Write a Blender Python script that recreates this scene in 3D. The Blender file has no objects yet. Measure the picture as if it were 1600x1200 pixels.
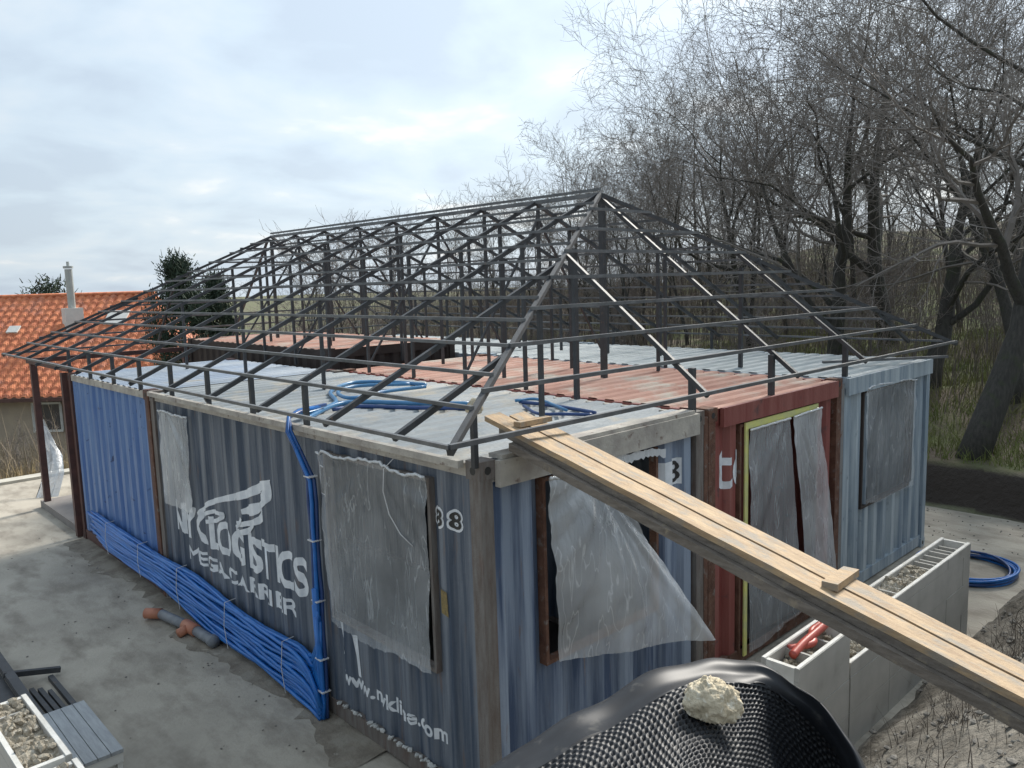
import bpy, bmesh, math, random
import numpy as np
from mathutils import Matrix, Vector

SC = bpy.context.scene
COL = SC.collection
PI = math.pi

# ------------------------------------------------------------------ camera
FPX = 1237.07                      # focal length in pixels of a 1600 px wide frame
CAM = np.array([-3.292, -3.836, 3.7606])
YAW, PITCH, ROLL = 0.7543, 0.12698, -0.02987
def cam_rows():
    cy, sy, cp, sp = math.cos(YAW), math.sin(YAW), math.cos(PITCH), math.sin(PITCH)
    f = np.array([sy*cp, cy*cp, -sp]); r = np.array([cy, -sy, 0.]); u = np.cross(r, f)
    c, s = math.cos(ROLL), math.sin(ROLL)
    return np.array([c*r+s*u, -s*r+c*u, f])
RM = cam_rows()
cd = bpy.data.cameras.new('camera'); cam = bpy.data.objects.new('camera', cd); COL.objects.link(cam)
cam.matrix_world = Matrix(((RM[0][0], RM[1][0], -RM[2][0], CAM[0]), (RM[0][1], RM[1][1], -RM[2][1], CAM[1]),
                           (RM[0][2], RM[1][2], -RM[2][2], CAM[2]), (0, 0, 0, 1)))
cd.sensor_width = 36; cd.lens = FPX/1600*36; cd.clip_start = .05; cd.clip_end = 3000
SC.camera = cam

# survey helpers: where a line of sight meets a plane of the place (used for layout numbers)
def ray(x, y): return RM.T @ np.array([(x-800)/FPX, -(y-600)/FPX, 1.])
def onz(x, y, z=0.): d = ray(x, y); return CAM+d*((z-CAM[2])/d[2])
def onx(x, y, v=0.): d = ray(x, y); return CAM+d*((v-CAM[0])/d[0])
def ony(x, y, v=0.): d = ray(x, y); return CAM+d*((v-CAM[1])/d[1])
def at(x, y, t): return CAM+ray(x, y)*t

# ------------------------------------------------------------------ sky + sun
SUN_EL, SUN_AZ = math.radians(40), math.radians(80)       # azimuth from +y towards +x
w = bpy.data.worlds.new('World'); SC.world = w; w.use_nodes = True
nt = w.node_tree; nt.nodes.clear()
def N(t, tree=nt, **k):
    n = tree.nodes.new(t)
    for a, b in k.items(): setattr(n, a, b)
    return n
out = N('ShaderNodeOutputWorld'); bg = N('ShaderNodeBackground'); sky = N('ShaderNodeTexSky')
sky.sky_type = 'NISHITA'; sky.sun_disc = False; sky.sun_elevation = SUN_EL; sky.sun_rotation = SUN_AZ
sky.air_density = 1.2; sky.dust_density = 2.0
tc = N('ShaderNodeTexCoord'); sep = N('ShaderNodeSeparateXYZ')
nt.links.new(tc.outputs['Generated'], sep.inputs[0])
zz = N('ShaderNodeMath', operation='MAXIMUM'); zz.inputs[1].default_value = 0.0; nt.links.new(sep.outputs[2], zz.inputs[0])
za = N('ShaderNodeMath', operation='ADD'); za.inputs[1].default_value = 0.22; nt.links.new(zz.outputs[0], za.inputs[0])
dx = N('ShaderNodeMath', operation='DIVIDE'); dy = N('ShaderNodeMath', operation='DIVIDE')
nt.links.new(sep.outputs[0], dx.inputs[0]); nt.links.new(za.outputs[0], dx.inputs[1])
nt.links.new(sep.outputs[1], dy.inputs[0]); nt.links.new(za.outputs[0], dy.inputs[1])
cmb = N('ShaderNodeCombineXYZ'); nt.links.new(dx.outputs[0], cmb.inputs[0]); nt.links.new(dy.outputs[0], cmb.inputs[1])
n1 = N('ShaderNodeTexNoise'); n1.inputs['Scale'].default_value = 2.3; n1.inputs['Detail'].default_value = 7; n1.inputs['Roughness'].default_value = .5
n1.inputs['Distortion'].default_value = .25
nt.links.new(cmb.outputs[0], n1.inputs['Vector'])
cr = N('ShaderNodeValToRGB')
e = cr.color_ramp.elements; e[0].position = .38; e[0].color = (4.25, 5.0, 5.85, 1); e[1].position = .68; e[1].color = (6.6, 6.85, 7.05, 1)
m_ = e.new(.50); m_.color = (4.8, 5.65, 6.45, 1)
m_ = e.new(.60); m_.color = (5.3, 6.0, 6.6, 1)
nt.links.new(n1.outputs[0], cr.inputs[0])
# thin veil is brighter towards the hidden sun
sd = Vector((math.sin(SUN_AZ)*math.cos(SUN_EL), math.cos(SUN_AZ)*math.cos(SUN_EL), math.sin(SUN_EL)))
dot = N('ShaderNodeVectorMath', operation='DOT_PRODUCT'); dot.inputs[1].default_value = sd
nt.links.new(tc.outputs['Generated'], dot.inputs[0])
mr = N('ShaderNodeMapRange'); mr.inputs['From Min'].default_value = .1; mr.inputs['From Max'].default_value = 1.0
mr.inputs['To Min'].default_value = .92; mr.inputs['To Max'].default_value = 1.45
nt.links.new(dot.outputs['Value'], mr.inputs['Value'])
mul = N('ShaderNodeVectorMath', operation='SCALE'); nt.links.new(cr.outputs[0], mul.inputs[0]); nt.links.new(mr.outputs[0], mul.inputs['Scale'])
mx = N('ShaderNodeMix', data_type='RGBA'); mx.inputs[0].default_value = .86
nt.links.new(sky.outputs[0], mx.inputs[6]); nt.links.new(mul.outputs[0], mx.inputs[7])
nt.links.new(mx.outputs[2], bg.inputs[0]); bg.inputs[1].default_value = 0.074
nt.links.new(bg.outputs[0], out.inputs[0])
sl = bpy.data.lights.new('sun', 'SUN'); sl.energy = 3.4; sl.angle = math.radians(13); sl.color = (1, .95, .87)
so = bpy.data.objects.new('sun', sl); COL.objects.link(so)
so.rotation_euler = sd.to_track_quat('Z', 'Y').to_euler(); so.location = (20, 10, 30)
SC.view_settings.view_transform = 'Standard'; SC.view_settings.look = 'None'; SC.view_settings.exposure = .86; SC.view_settings.gamma = 1
SC.view_settings.use_curve_mapping = False

random.seed(7); rng = np.random.default_rng(7)

# ------------------------------------------------------------------ materials
def mat(name, c1, c2=None, scale=6., rough=.7, bump=0., bscale=40., metal=0., stretch=None, lo=.35, hi=.65,
        c3=None, s3=30., lo3=.55, hi3=.7, spec=.5, detail=5., bd=.02, stretch3=None):
    m = bpy.data.materials.new(name); m.use_nodes = True; t = m.node_tree
    b = t.nodes['Principled BSDF']; L = t.links.new
    b.inputs['Roughness'].default_value = rough; b.inputs['Metallic'].default_value = metal
    b.inputs['Specular IOR Level'].default_value = spec
    if c2 is None: c2 = tuple(x*.8 for x in c1)
    tc = N('ShaderNodeTexCoord', t)
    def ns(sc, st, det=detail):
        mp = N('ShaderNodeMapping', t); L(tc.outputs['Object'], mp.inputs[0])
        if st: mp.inputs['Scale'].default_value = st
        n = N('ShaderNodeTexNoise', t); n.inputs['Scale'].default_value = sc; n.inputs['Detail'].default_value = det
        n.inputs['Roughness'].default_value = .6; L(mp.outputs[0], n.inputs['Vector']); return n
    n = ns(scale, stretch)
    r = N('ShaderNodeMapRange', t); r.inputs['From Min'].default_value = lo; r.inputs['From Max'].default_value = hi
    L(n.outputs[0], r.inputs['Value'])
    mx = N('ShaderNodeMix', t, data_type='RGBA'); L(r.outputs[0], mx.inputs[0])
    mx.inputs[6].default_value = (*c1, 1); mx.inputs[7].default_value = (*c2, 1)
    last = mx.outputs[2]
    if c3:
        n3 = ns(s3, stretch3); r3 = N('ShaderNodeMapRange', t); r3.inputs['From Min'].default_value = lo3; r3.inputs['From Max'].default_value = hi3
        L(n3.outputs[0], r3.inputs['Value'])
        mx3 = N('ShaderNodeMix', t, data_type='RGBA'); L(r3.outputs[0], mx3.inputs[0]); L(last, mx3.inputs[6]); mx3.inputs[7].default_value = (*c3, 1)
        last = mx3.outputs[2]
    L(last, b.inputs['Base Color'])
    if bump:
        nb = ns(bscale, None); bp = N('ShaderNodeBump', t); bp.inputs['Strength'].default_value = bump; bp.inputs['Distance'].default_value = bd
        L(nb.outputs[0], bp.inputs['Height']); L(bp.outputs[0], b.inputs['Normal'])
    return m

RUST = (.13, .055, .03)
M = {}
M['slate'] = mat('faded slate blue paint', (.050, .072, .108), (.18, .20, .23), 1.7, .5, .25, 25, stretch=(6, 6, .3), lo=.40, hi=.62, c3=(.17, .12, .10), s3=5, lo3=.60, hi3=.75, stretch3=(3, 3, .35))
M['slatefront'] = mat('streaked blue paint', (.048, .082, .155), (.26, .315, .40), 1.3, .5, .25, 25, stretch=(6, 6, .3), lo=.40, hi=.60, c3=(.2, .15, .13), s3=6, lo3=.62, hi3=.75, stretch3=(3, 3, .35))  # random light and dark blue vertical streaks
M['blue'] = mat('bright blue paint', (.06, .145, .36), (.15, .25, .45), 2, .45, .2, 25, stretch=(6, 6, .5), c3=(.03, .06, .15), s3=7, lo3=.64, hi3=.7)
M['red'] = mat('oxide red paint', (.20, .045, .038), (.27, .095, .08), 2, .5, .2, 25, stretch=(6, 6, .4), c3=(.10, .05, .05), s3=7, lo3=.6, hi3=.72)
M['ltblue'] = mat('pale weathered blue paint', (.20, .26, .32), (.44, .50, .53), 2, .5, .2, 25, stretch=(6, 6, .4), c3=(.16, .2, .24), s3=9, lo3=.62, hi3=.75)
M['rustframe'] = mat('rusty grey frame', (.20, .185, .17), (.13, .105, .09), 4, .75, .3, 40, stretch=(5, 5, .8), c3=(.13, .07, .05), s3=3, lo3=.56, hi3=.76, stretch3=(2, 2, .6))
M['rust'] = mat('rusted steel', (.17, .085, .055), (.09, .04, .025), 9, .85, .5, 60, c3=(.2, .17, .15), s3=14, lo3=.56, hi3=.7)
M['greyframe'] = mat('grey corner post paint', (.17, .17, .175), (.24, .23, .22), 5, .6, .3, 40, c3=RUST, s3=8, lo3=.6, hi3=.72)
M['rail'] = mat('dusty weathered rail', (.50, .47, .41), (.32, .29, .26), 4, .8, .4, 30, c3=(.15, .10, .08), s3=11, lo3=.60, hi3=.72)
M['roofpale'] = mat('pale weathered roof paint', (.34, .365, .37), (.25, .28, .30), .9, .6, .2, 30, c3=(.42, .38, .31), s3=2.2, lo3=.52, hi3=.68)
M['roofblue'] = mat('pale blue weathered roof paint', (.30, .37, .47), (.36, .40, .44), .9, .55, .2, 30, c3=(.4, .38, .34), s3=2.5, lo3=.58, hi3=.7)
M['roofred'] = mat('faded red roof paint', (.36, .165, .115), (.44, .25, .19), 1.2, .7, .2, 30, c3=(.42, .37, .31), s3=1.8, lo3=.50, hi3=.66)
M['roofgrey'] = mat('pale grey roof paint', (.38, .42, .43), (.30, .34, .35), 1.0, .6, .2, 30)
M['white'] = mat('white lettering paint', (.80, .82, .84), (.62, .65, .68), 9, .6)
M['black'] = mat('black decal', (.02, .02, .02), (.03, .03, .03), 20, .5)
M['steel'] = mat('shaded dark primed steel tube', (.022, .024, .027), (.042, .045, .05), 7, .6, .15, 60, c3=(.11, .07, .05), s3=16, lo3=.62, hi3=.75, spec=.7)  # shade on rafters and posts put into this darker copy; offcuts share it
M['steelpale'] = mat('lit weathered grey steel tube', (.055, .058, .064), (.13, .135, .14), 5, .42, .15, 60, c3=(.13, .09, .07), s3=16, lo3=.62, hi3=.75, spec=.7)  # lighter copy for purlins, with their lit tops put into the colour
M['brownsteel'] = mat('red brown primed steel', (.11, .05, .042), (.07, .035, .03), 7, .6)
M['dark'] = mat('dark brown fascia', (.05, .035, .03), (.035, .025, .02), 7, .7)
M['inner'] = mat('dark inner lining', (.06, .055, .05), (.04, .035, .03), 4, .9)  # dark brown noise, used on the container floors
M['wood'] = mat('pale sawn scaffold board', (.46, .33, .195), (.30, .205, .12), 2.6, .75, .3, 60, stretch=(9, 1, 9), c3=(.27, .23, .18), s3=6, lo3=.50, hi3=.64, stretch3=(3, 1, 3))
M['woodgrey'] = mat('dirty timber', (.22, .19, .16), (.13, .11, .09), 6, .85, .4, 50, stretch=(6, 1, 6), c3=(.3, .25, .18), s3=9, lo3=.6, hi3=.75)
M['conduit'] = mat('blue corrugated conduit', (.010, .12, .42), (.018, .17, .52), 8, .35, spec=.6)
M['conduitfade'] = mat('blue hose', (.04, .17, .36), (.07, .23, .42), 8, .35, spec=.6)
M['conduitdark'] = mat('dark blue hose', (.012, .045, .15), (.02, .06, .2), 8, .35, spec=.6)
M['tie'] = mat('white cable tie', (.7, .7, .7), rough=.5)
M['eps'] = mat('dusty white foam panel', (.47, .455, .42), (.36, .35, .32), 1.7, .9, .2, 160, c3=(.3, .28, .25), s3=3.5, lo3=.6, hi3=.8)
M['epsrim'] = mat('white foam rim', (.74, .73, .69), (.60, .58, .53), 6, .9, .2, 160)
M['rubble'] = mat('crumbly beige concrete fill', (.47, .42, .33), (.30, .26, .20), 18, .95, .8, 90, c3=(.58, .54, .46), s3=40, lo3=.55, hi3=.66)
M['foamchunk'] = mat('yellowed foam lump', (.66, .58, .43), (.50, .42, .29), 12, .9, .6, 120, c3=(.75, .70, .58), s3=30, lo3=.55, hi3=.65)
M['hdpe'] = mat('black membrane plastic', (.010, .011, .014), (.018, .02, .024), 8, .5, spec=.4, c3=(.10, .095, .085), s3=12, lo3=.60, hi3=.80)
M['tile'] = mat('orange clay tile', (.60, .20, .085), (.42, .12, .05), 4.5, .7, .2, 30, lo=.42, hi=.58, c3=(.36, .15, .10), s3=1.1, lo3=.55, hi3=.7)
M['plaster'] = mat('beige plaster', (.42, .35, .27), (.36, .30, .24), 2, .9)
M['flue'] = mat('pale metal flue', (.45, .48, .46), (.36, .38, .37), 3, .4, metal=.3)
M['whitepaint'] = mat('white render', (.68, .68, .64), (.6, .6, .57), 5, .8)
M['glass'] = mat('dark window glass', (.06, .07, .08), (.05, .05, .06), 5, .15)
M['bark'] = mat('dark bark', (.040, .038, .034), (.07, .066, .058), 9, .9, .5, 40, stretch=(3, 3, .6), c3=(.05, .062, .03), s3=5, lo3=.55, hi3=.75)
M['twig'] = mat('grey brown twigs', (.16, .145, .13), (.21, .19, .175), 3, .9)
M['twigpale'] = mat('pale brown twigs', (.15, .13, .12), (.19, .165, .15), 3, .9)
M['needle'] = mat('dark pine needles', (.022, .042, .028), (.045, .07, .04), 1.5, .8)
M['brush'] = mat('brown undergrowth stems', (.17, .14, .115), (.11, .095, .08), .8, .95)
M['brushpale'] = mat('tan undergrowth stems', (.34, .28, .20), (.22, .18, .13), .8, .95)
M['grassdry'] = mat('dry yellow grass', (.40, .30, .15), (.25, .19, .11), .7, .95)
M['grassgreen'] = mat('olive grass', (.15, .18, .05), (.20, .19, .08), .6, .95)
M['redplastic'] = mat('red plastic conduit', (.50, .10, .07), (.42, .08, .06), 9, .4)
M['orange'] = mat('orange drain fitting', (.46, .19, .11), (.38, .15, .09), 9, .5)
M['greypipe'] = mat('grey drain pipe', (.22, .235, .25), (.16, .17, .185), 9, .5, c3=(.3, .28, .25), s3=12, lo3=.6, hi3=.75)
M['tablegrey'] = mat('weathered grey boards', (.36, .38, .39), (.27, .285, .30), 5, .7, .2, 60, stretch=(8, 1, 8))
M['yellowtape'] = mat('yellow tape', (.72, .70, .22), (.6, .6, .28), 9, .5)
M['foamstrip'] = mat('expanding foam', (.55, .55, .52), (.42, .42, .40), 20, .9, .5, 80)
M['stone'] = mat('loose stones', (.24, .225, .20), (.15, .14, .125), 3, .95, .4, 40)
M['sticker'] = mat('faded yellow sticker', (.30, .22, .08), (.16, .12, .06), 60, .7)

def film_mat(name, a0, a1, col=(.62, .66, .68)):
    m = bpy.data.materials.new(name); m.use_nodes = True; t = m.node_tree; L = t.links.new
    b = t.nodes['Principled BSDF']; b.inputs['Base Color'].default_value = (*col, 1); b.inputs['Roughness'].default_value = .17
    b.inputs['Specular IOR Level'].default_value = .8
    tc = N('ShaderNodeTexCoord', t); n = N('ShaderNodeTexNoise', t); n.inputs['Scale'].default_value = 1.1; n.inputs['Detail'].default_value = 3
    L(tc.outputs['Object'], n.inputs['Vector'])
    r = N('ShaderNodeMapRange', t); r.inputs['From Min'].default_value = .38; r.inputs['From Max'].default_value = .66
    r.inputs['To Min'].default_value = a0; r.inputs['To Max'].default_value = a1
    L(n.outputs[0], r.inputs['Value'])
    mq = N('ShaderNodeMapping', t); mq.inputs['Scale'].default_value = (5, 5, .9); mq.inputs['Rotation'].default_value = (.25, .2, 0); L(tc.outputs['Object'], mq.inputs[0])
    nq = N('ShaderNodeTexNoise', t); nq.inputs['Scale'].default_value = 1.6; nq.inputs['Detail'].default_value = 2; nq.inputs['Distortion'].default_value = .25; L(mq.outputs[0], nq.inputs['Vector'])
    sb = N('ShaderNodeMath', t, operation='SUBTRACT'); sb.inputs[1].default_value = .5; L(nq.outputs[0], sb.inputs[0])
    ab = N('ShaderNodeMath', t, operation='ABSOLUTE'); L(sb.outputs[0], ab.inputs[0])
    rq = N('ShaderNodeMapRange', t); rq.inputs['From Min'].default_value = 0; rq.inputs['From Max'].default_value = .012; rq.inputs['To Min'].default_value = .20; rq.inputs['To Max'].default_value = 0; L(ab.outputs[0], rq.inputs['Value'])
    ad = N('ShaderNodeMath', t, operation='ADD'); ad.use_clamp = True; L(r.outputs[0], ad.inputs[0]); L(rq.outputs[0], ad.inputs[1]); L(ad.outputs[0], b.inputs['Alpha'])
    n2 = N('ShaderNodeTexNoise', t); n2.inputs['Scale'].default_value = 2.2; n2.inputs['Detail'].default_value = 5; n2.inputs['Distortion'].default_value = .35
    mp = N('ShaderNodeMapping', t); mp.inputs['Scale'].default_value = (7, 7, 1.1); mp.inputs['Rotation'].default_value = (.12, .1, 0); L(tc.outputs['Object'], mp.inputs[0]); L(mp.outputs[0], n2.inputs['Vector'])
    bp = N('ShaderNodeBump', t); bp.inputs['Strength'].default_value = .7; bp.inputs['Distance'].default_value = .05
    L(n2.outputs[0], bp.inputs['Height']); L(bp.outputs[0], b.inputs['Normal'])
    return m
M['film'] = film_mat('milky plastic film', .25, .42, (.74, .77, .79))
M['filmbright'] = film_mat('bright plastic film', .34, .60, (.86, .89, .91))
M['filmwhite'] = film_mat('bunched plastic film', .75, .95, (.72, .74, .75))

# ------------------------------------------------------------------ mesh helpers
class MB:
    def __init__(s): s.v = []; s.f = []
    def add(s, vs, fs):
        o = len(s.v); s.v += [tuple(float(c) for c in p) for p in vs]; s.f += [tuple(i+o for i in f) for f in fs]; return s
    def box(s, x0, x1, y0, y1, z0, z1):
        return s.add([(x0,y0,z0),(x1,y0,z0),(x1,y1,z0),(x0,y1,z0),(x0,y0,z1),(x1,y0,z1),(x1,y1,z1),(x0,y1,z1)],
              [(0,3,2,1),(4,5,6,7),(0,1,5,4),(1,2,6,5),(2,3,7,6),(3,0,4,7)])
    def bar(s, a, b, wd=.04, ht=.04, up=(0, 0, 1)):
        a = np.array(a, float); b = np.array(b, float); d = b-a; d /= np.linalg.norm(d); up = np.array(up, float)
        if abs(d @ up) > .98: up = np.array([1., 0, 0])
        sd_ = np.cross(d, up); sd_ /= np.linalg.norm(sd_); u = np.cross(sd_, d)
        vs = [p+sx*sd_*wd/2+sz*u*ht/2 for p in (a, b) for sx, sz in ((-1,-1),(1,-1),(1,1),(-1,1))]
        return s.add(vs, [(0,1,2,3),(7,6,5,4),(0,4,5,1),(1,5,6,2),(2,6,7,3),(3,7,4,0)])
    def tube(s, pts, r, k=8, caps=True):
        pts = [np.array(p, float) for p in pts]; n = len(pts)
        rs = r if hasattr(r, '__len__') else [r]*n
        ref = None; vs = []
        for i, p in enumerate(pts):
            d = pts[min(i+1, n-1)]-pts[max(i-1, 0)]; d = d/(np.linalg.norm(d)+1e-12)
            if ref is None: ref = np.array([0, 0, 1.]) if abs(d[2]) < .9 else np.array([1., 0, 0])
            a = np.cross(d, ref); a /= np.linalg.norm(a)+1e-12; b = np.cross(a, d); ref = b
            for j in range(k):
                t = 2*PI*j/k; vs.append(p+rs[i]*(math.cos(t)*a+math.sin(t)*b))
        fs = [(i*k+j, i*k+(j+1) % k, (i+1)*k+(j+1) % k, (i+1)*k+j) for i in range(n-1) for j in range(k)]
        if caps: fs += [tuple(range(k))[::-1], tuple((n-1)*k+j for j in range(k))]
        return s.add(vs, fs)
    def lump(s, c, r, seed=0, sub=1, amp=.3, squash=1.):
        g = np.random.default_rng(seed); bm = bmesh.new(); bmesh.ops.create_icosphere(bm, subdivisions=sub, radius=1)
        sx = g.uniform(.7, 1.3, 3)*np.array([1, 1, squash])
        vs = [np.array(c)+np.array(v.co)*r*sx*(1+g.uniform(-amp, amp)) for v in bm.verts]
        fs = [tuple(v.index for v in f.verts) for f in bm.faces]; bm.free(); return s.add(vs, fs)
    def build(s, name, m, parent=None, smooth=False):
        me = bpy.data.meshes.new(name); me.from_pydata(s.v, [], s.f); me.update()
        return link(name, me, m, parent, smooth)
def link(name, me, m, parent=None, smooth=False):
    if m is not None: me.materials.append(M[m] if isinstance(m, str) else m)
    if smooth: me.polygons.foreach_set('use_smooth', [True]*len(me.polygons))
    o = bpy.data.objects.new(name, me); COL.objects.link(o)
    if parent: o.parent = parent
    return o
def tag(o, label=None, cat=None, group=None, kind=None):
    for k, v in (('label', label), ('category', cat), ('group', group), ('kind', kind)):
        if v: o[k] = v
    return o
def thing(name, label, cat, loc=(0, 0, 0), group=None, rz=0):
    o = bpy.data.objects.new(name, None); COL.objects.link(o); o.location = loc; o.rotation_euler[2] = rz
    return tag(o, label, cat, group)
def part(mb, name, m, t, smooth=False):
    # mesh written in world coordinates, hung on a thing whose Empty stands at its base
    lx, ly, lz = t.location
    mb.v = [(x-lx, y-ly, z-lz) for x, y, z in mb.v]
    return mb.build(name, m, t, smooth)
def single(mb, name, m, label, cat, group=None, smooth=False):
    # one-mesh thing, origin at its base centre
    a = np.array(mb.v); c = (a.min(0)+a.max(0))/2; c[2] = a[:, 2].min()
    mb.v = [tuple(p) for p in a-c]; o = mb.build(name, m, None, smooth); o.location = c
    return tag(o, label, cat, group)
def solid(o, th, offset=0):
    md = o.modifiers.new('thickness', 'SOLIDIFY'); md.thickness = th; md.offset = offset; return o

def crom(P, n=8):
    P = [np.array(p, float) for p in P]; P = [2*P[0]-P[1]]+P+[2*P[-1]-P[-2]]; o = []
    for i in range(1, len(P)-2):
        for j in range(n):
            s_ = j/n; a_, b_, c_, d_ = P[i-1], P[i], P[i+1], P[i+2]
            o.append(.5*((2*b_)+(-a_+c_)*s_+(2*a_-5*b_+4*c_-d_)*s_*s_+(-a_+3*b_-3*c_+d_)*s_**3))
    o.append(P[-2]); return o
# ------------------------------------------------------------------ terrain
def sm(a, b, x):
    t = np.clip((x-a)/(b-a), 0, 1); return t*t*(3-2*t)
def hills(x, y):
    return .13*np.sin(x*.9+y*.4)+.1*np.sin(y*1.3-x*.7)+.06*np.sin(x*2.3+1.7*y)
def ground_h(x, y):
    x = np.asarray(x, float); y = np.asarray(y, float)
    bx = 10.05+.12*np.sin(y*.8)+.06*np.sin(y*2.3)
    bank = sm(bx, bx+.45, x)*.66
    slope = np.clip(x-10.6, 0, 70)*.105*(1-.75*sm(16, 34, y-.15*x))
    right = bank+slope*sm(10.4, 14, x)+sm(10.6, 14, x)*hills(x, y)
    left = -1.5*sm(15.2, 19, y)-1.1*sm(19, 27, y)+sm(16, 20, y)*hills(x, y)*.8
    right = right*(1-sm(26, 60, y-.35*x))-3*sm(30, 70, y-.35*x)
    wgt = sm(6, 20, x-.25*(y-14))
    far = left*(1-wgt)+right*wgt
    base = np.where(y > 13.5, far*sm(13.5, 18, y)+right*(1-sm(13.5, 18, y)), right)
    # earth heaped up towards the photographer
    s = np.clip(-1.37-y, 0, 3.0)*.85
    heap = s*sm(-3.6, -.5, x-.25*(y+1.5)-.8*sm(0, -9, y)) + np.clip(-3.0-y, 0, 2.2)*.95
    heap = np.minimum(heap, 2.05)
    heap = heap*(1+.0*x)+np.where(heap > .02, .05*np.sin(x*5.1)*np.cos(y*4.3)+.03*np.sin(x*11+y*7), 0)
    return np.where(y < 3, np.maximum(base, heap), base)-.02
def grid_mesh(xs, ys, f):
    X, Y = np.meshgrid(xs, ys); Z = f(X, Y); n = len(xs)
    v = np.stack([X.ravel(), Y.ravel(), Z.ravel()], 1)
    fs = [(j*n+i, j*n+i+1, (j+1)*n+i+1, (j+1)*n+i) for j in range(len(ys)-1) for i in range(n-1)]
    me = bpy.data.meshes.new('ground'); me.from_pydata(v.tolist(), [], fs); me.update(); return me
xs = np.unique(np.concatenate([np.linspace(-600, -30, 12), np.linspace(-30, -6, 16), np.arange(-6, 9.6, .3), np.arange(9.6, 11.2, .08), np.arange(11.2, 45, .6), np.linspace(45, 800, 24)]))
ys = np.unique(np.concatenate([np.linspace(-500, -30, 10), np.linspace(-30, -7, 20), np.arange(-7, 0, .12), np.arange(0, 45, .5), np.linspace(45, 900, 26)]))
def gm():
    m = mat('soil and leaf litter', (.135, .105, .075), (.085, .068, .05), 1.3, .95, .8, 9, c3=(.10, .125, .04), s3=.55, lo3=.42, hi3=.58, bd=.08)
    t = m.node_tree; L = t.links.new; b = t.nodes['Principled BSDF']; src = b.inputs['Base Color'].links[0].from_socket
    g = N('ShaderNodeNewGeometry', t); s = N('ShaderNodeSeparateXYZ', t); L(g.outputs['Position'], s.inputs[0])
    # yard side of the ground is pale dusty soil, the cut bank is bare dark earth
    def rng_(sock, a, b2):
        r = N('ShaderNodeMapRange', t); r.inputs['From Min'].default_value = a; r.inputs['From Max'].default_value = b2; L(sock, r.inputs['Value']); return r.outputs[0]
    n = N('ShaderNodeTexNoise', t); n.inputs['Scale'].default_value = 3.5; n.inputs['Detail'].default_value = 8; L(g.outputs['Position'], n.inputs['Vector'])
    cr2 = N('ShaderNodeValToRGB', t); q = cr2.color_ramp.elements; q[0].position = .35; q[0].color = (.10, .088, .07, 1); q[1].position = .68; q[1].color = (.24, .22, .185, 1)
    L(n.outputs[0], cr2.inputs[0])
    ax = rng_(s.outputs[0], 10.6, 9.6); ay = rng_(s.outputs[1], 17.5, 14.5); mm = N('ShaderNodeMath', t, operation='MULTIPLY'); L(ax, mm.inputs[0]); L(ay, mm.inputs[1])
    mx = N('ShaderNodeMix', t, data_type='RGBA'); L(mm.outputs[0], mx.inputs[0]); L(src, mx.inputs[6]); L(cr2.outputs[0], mx.inputs[7])
    sp = N('ShaderNodeSeparateXYZ', t); L(g.outputs['Normal'], sp.inputs[0]); st = rng_(sp.outputs[2], .86, .7)
    st2 = N('ShaderNodeMath', t, operation='MULTIPLY'); L(st, st2.inputs[0]); L(rng_(s.outputs[0], 9.4, 9.8), st2.inputs[1])
    mx2 = N('ShaderNodeMix', t, data_type='RGBA'); L(st2.outputs[0], mx2.inputs[0]); L(mx.outputs[2], mx2.inputs[6]); mx2.inputs[7].default_value = (.045, .036, .03, 1)
    L(mx2.outputs[2], b.inputs['Base Color'])
    return m
g_ = link('ground', grid_mesh(xs, ys, ground_h), gm(), smooth=True); tag(g_, kind='structure')

# concrete yard
cy = mat('worn concrete', (.45, .41, .34), (.32, .29, .24), .9, .85, .35, 30, c3=(.17, .145, .115), s3=2.2, lo3=.46, hi3=.78, detail=13, stretch3=(1.6, .7, 1))
xs2 = np.linspace(-14, 10.0, 97); ys2 = np.linspace(-1.42, 14.7, 66)
def yard_h(x, y): return .004+.012*np.sin(x*1.1+.5)*np.cos(y*.9)*sm(-1.4, 0, y)*0+x*0
yo = link('concrete_yard', grid_mesh(xs2, ys2, yard_h), cy); tag(yo, kind='structure')
m = MB(); m.box(-14, 9.5, 14.70, 15.05, -.05, .06); k = m.build('yard_kerb', mat('pale kerb', (.5, .48, .41), (.4, .38, .33), 3, .9)); tag(k, kind='structure')

# ------------------------------------------------------------------ containers
P_ = .278
def prof(s):   # corrugation depth at distance s, 0 (outer) to 1 (inner)
    u = (s % P_)/P_
    if u < .36: return 0.
    if u < .50: return (u-.36)/.14
    if u < .86: return 1.
    return 1-(u-.86)/.14
def breaks(L):
    b = []; i = 0
    while i*P_ < L:
        for u in (0, .36, .50, .86): b.append((i+u)*P_)
        i += 1
    return [x for x in b if 0 < x < L]
def corr(mb, L, z0, z1, place, depth=.035, hole=None, ph=0.):
    """vertical-rib corrugated sheet; place(s, d, z) -> point; hole = (s0, s1, za, zb)"""
    ss = sorted(set([0., L]+[b-ph for b in breaks(L+ph) if 0 < b-ph < L]+([hole[0], hole[1]] if hole else [])))
    for a, b in zip(ss[:-1], ss[1:]):
        spans = [(z0, z1)]
        if hole and a >= hole[0]-1e-6 and b <= hole[1]+1e-6: spans = [(z0, hole[2]), (hole[3], z1)]
        da = prof(a+ph+1e-9)*depth; db = prof(b+ph-1e-9)*depth
        for u, v in spans: mb.add([place(a, da, u), place(b, db, u), place(b, db, v), place(a, da, v)], [(0, 1, 2, 3)])
    return mb
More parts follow.
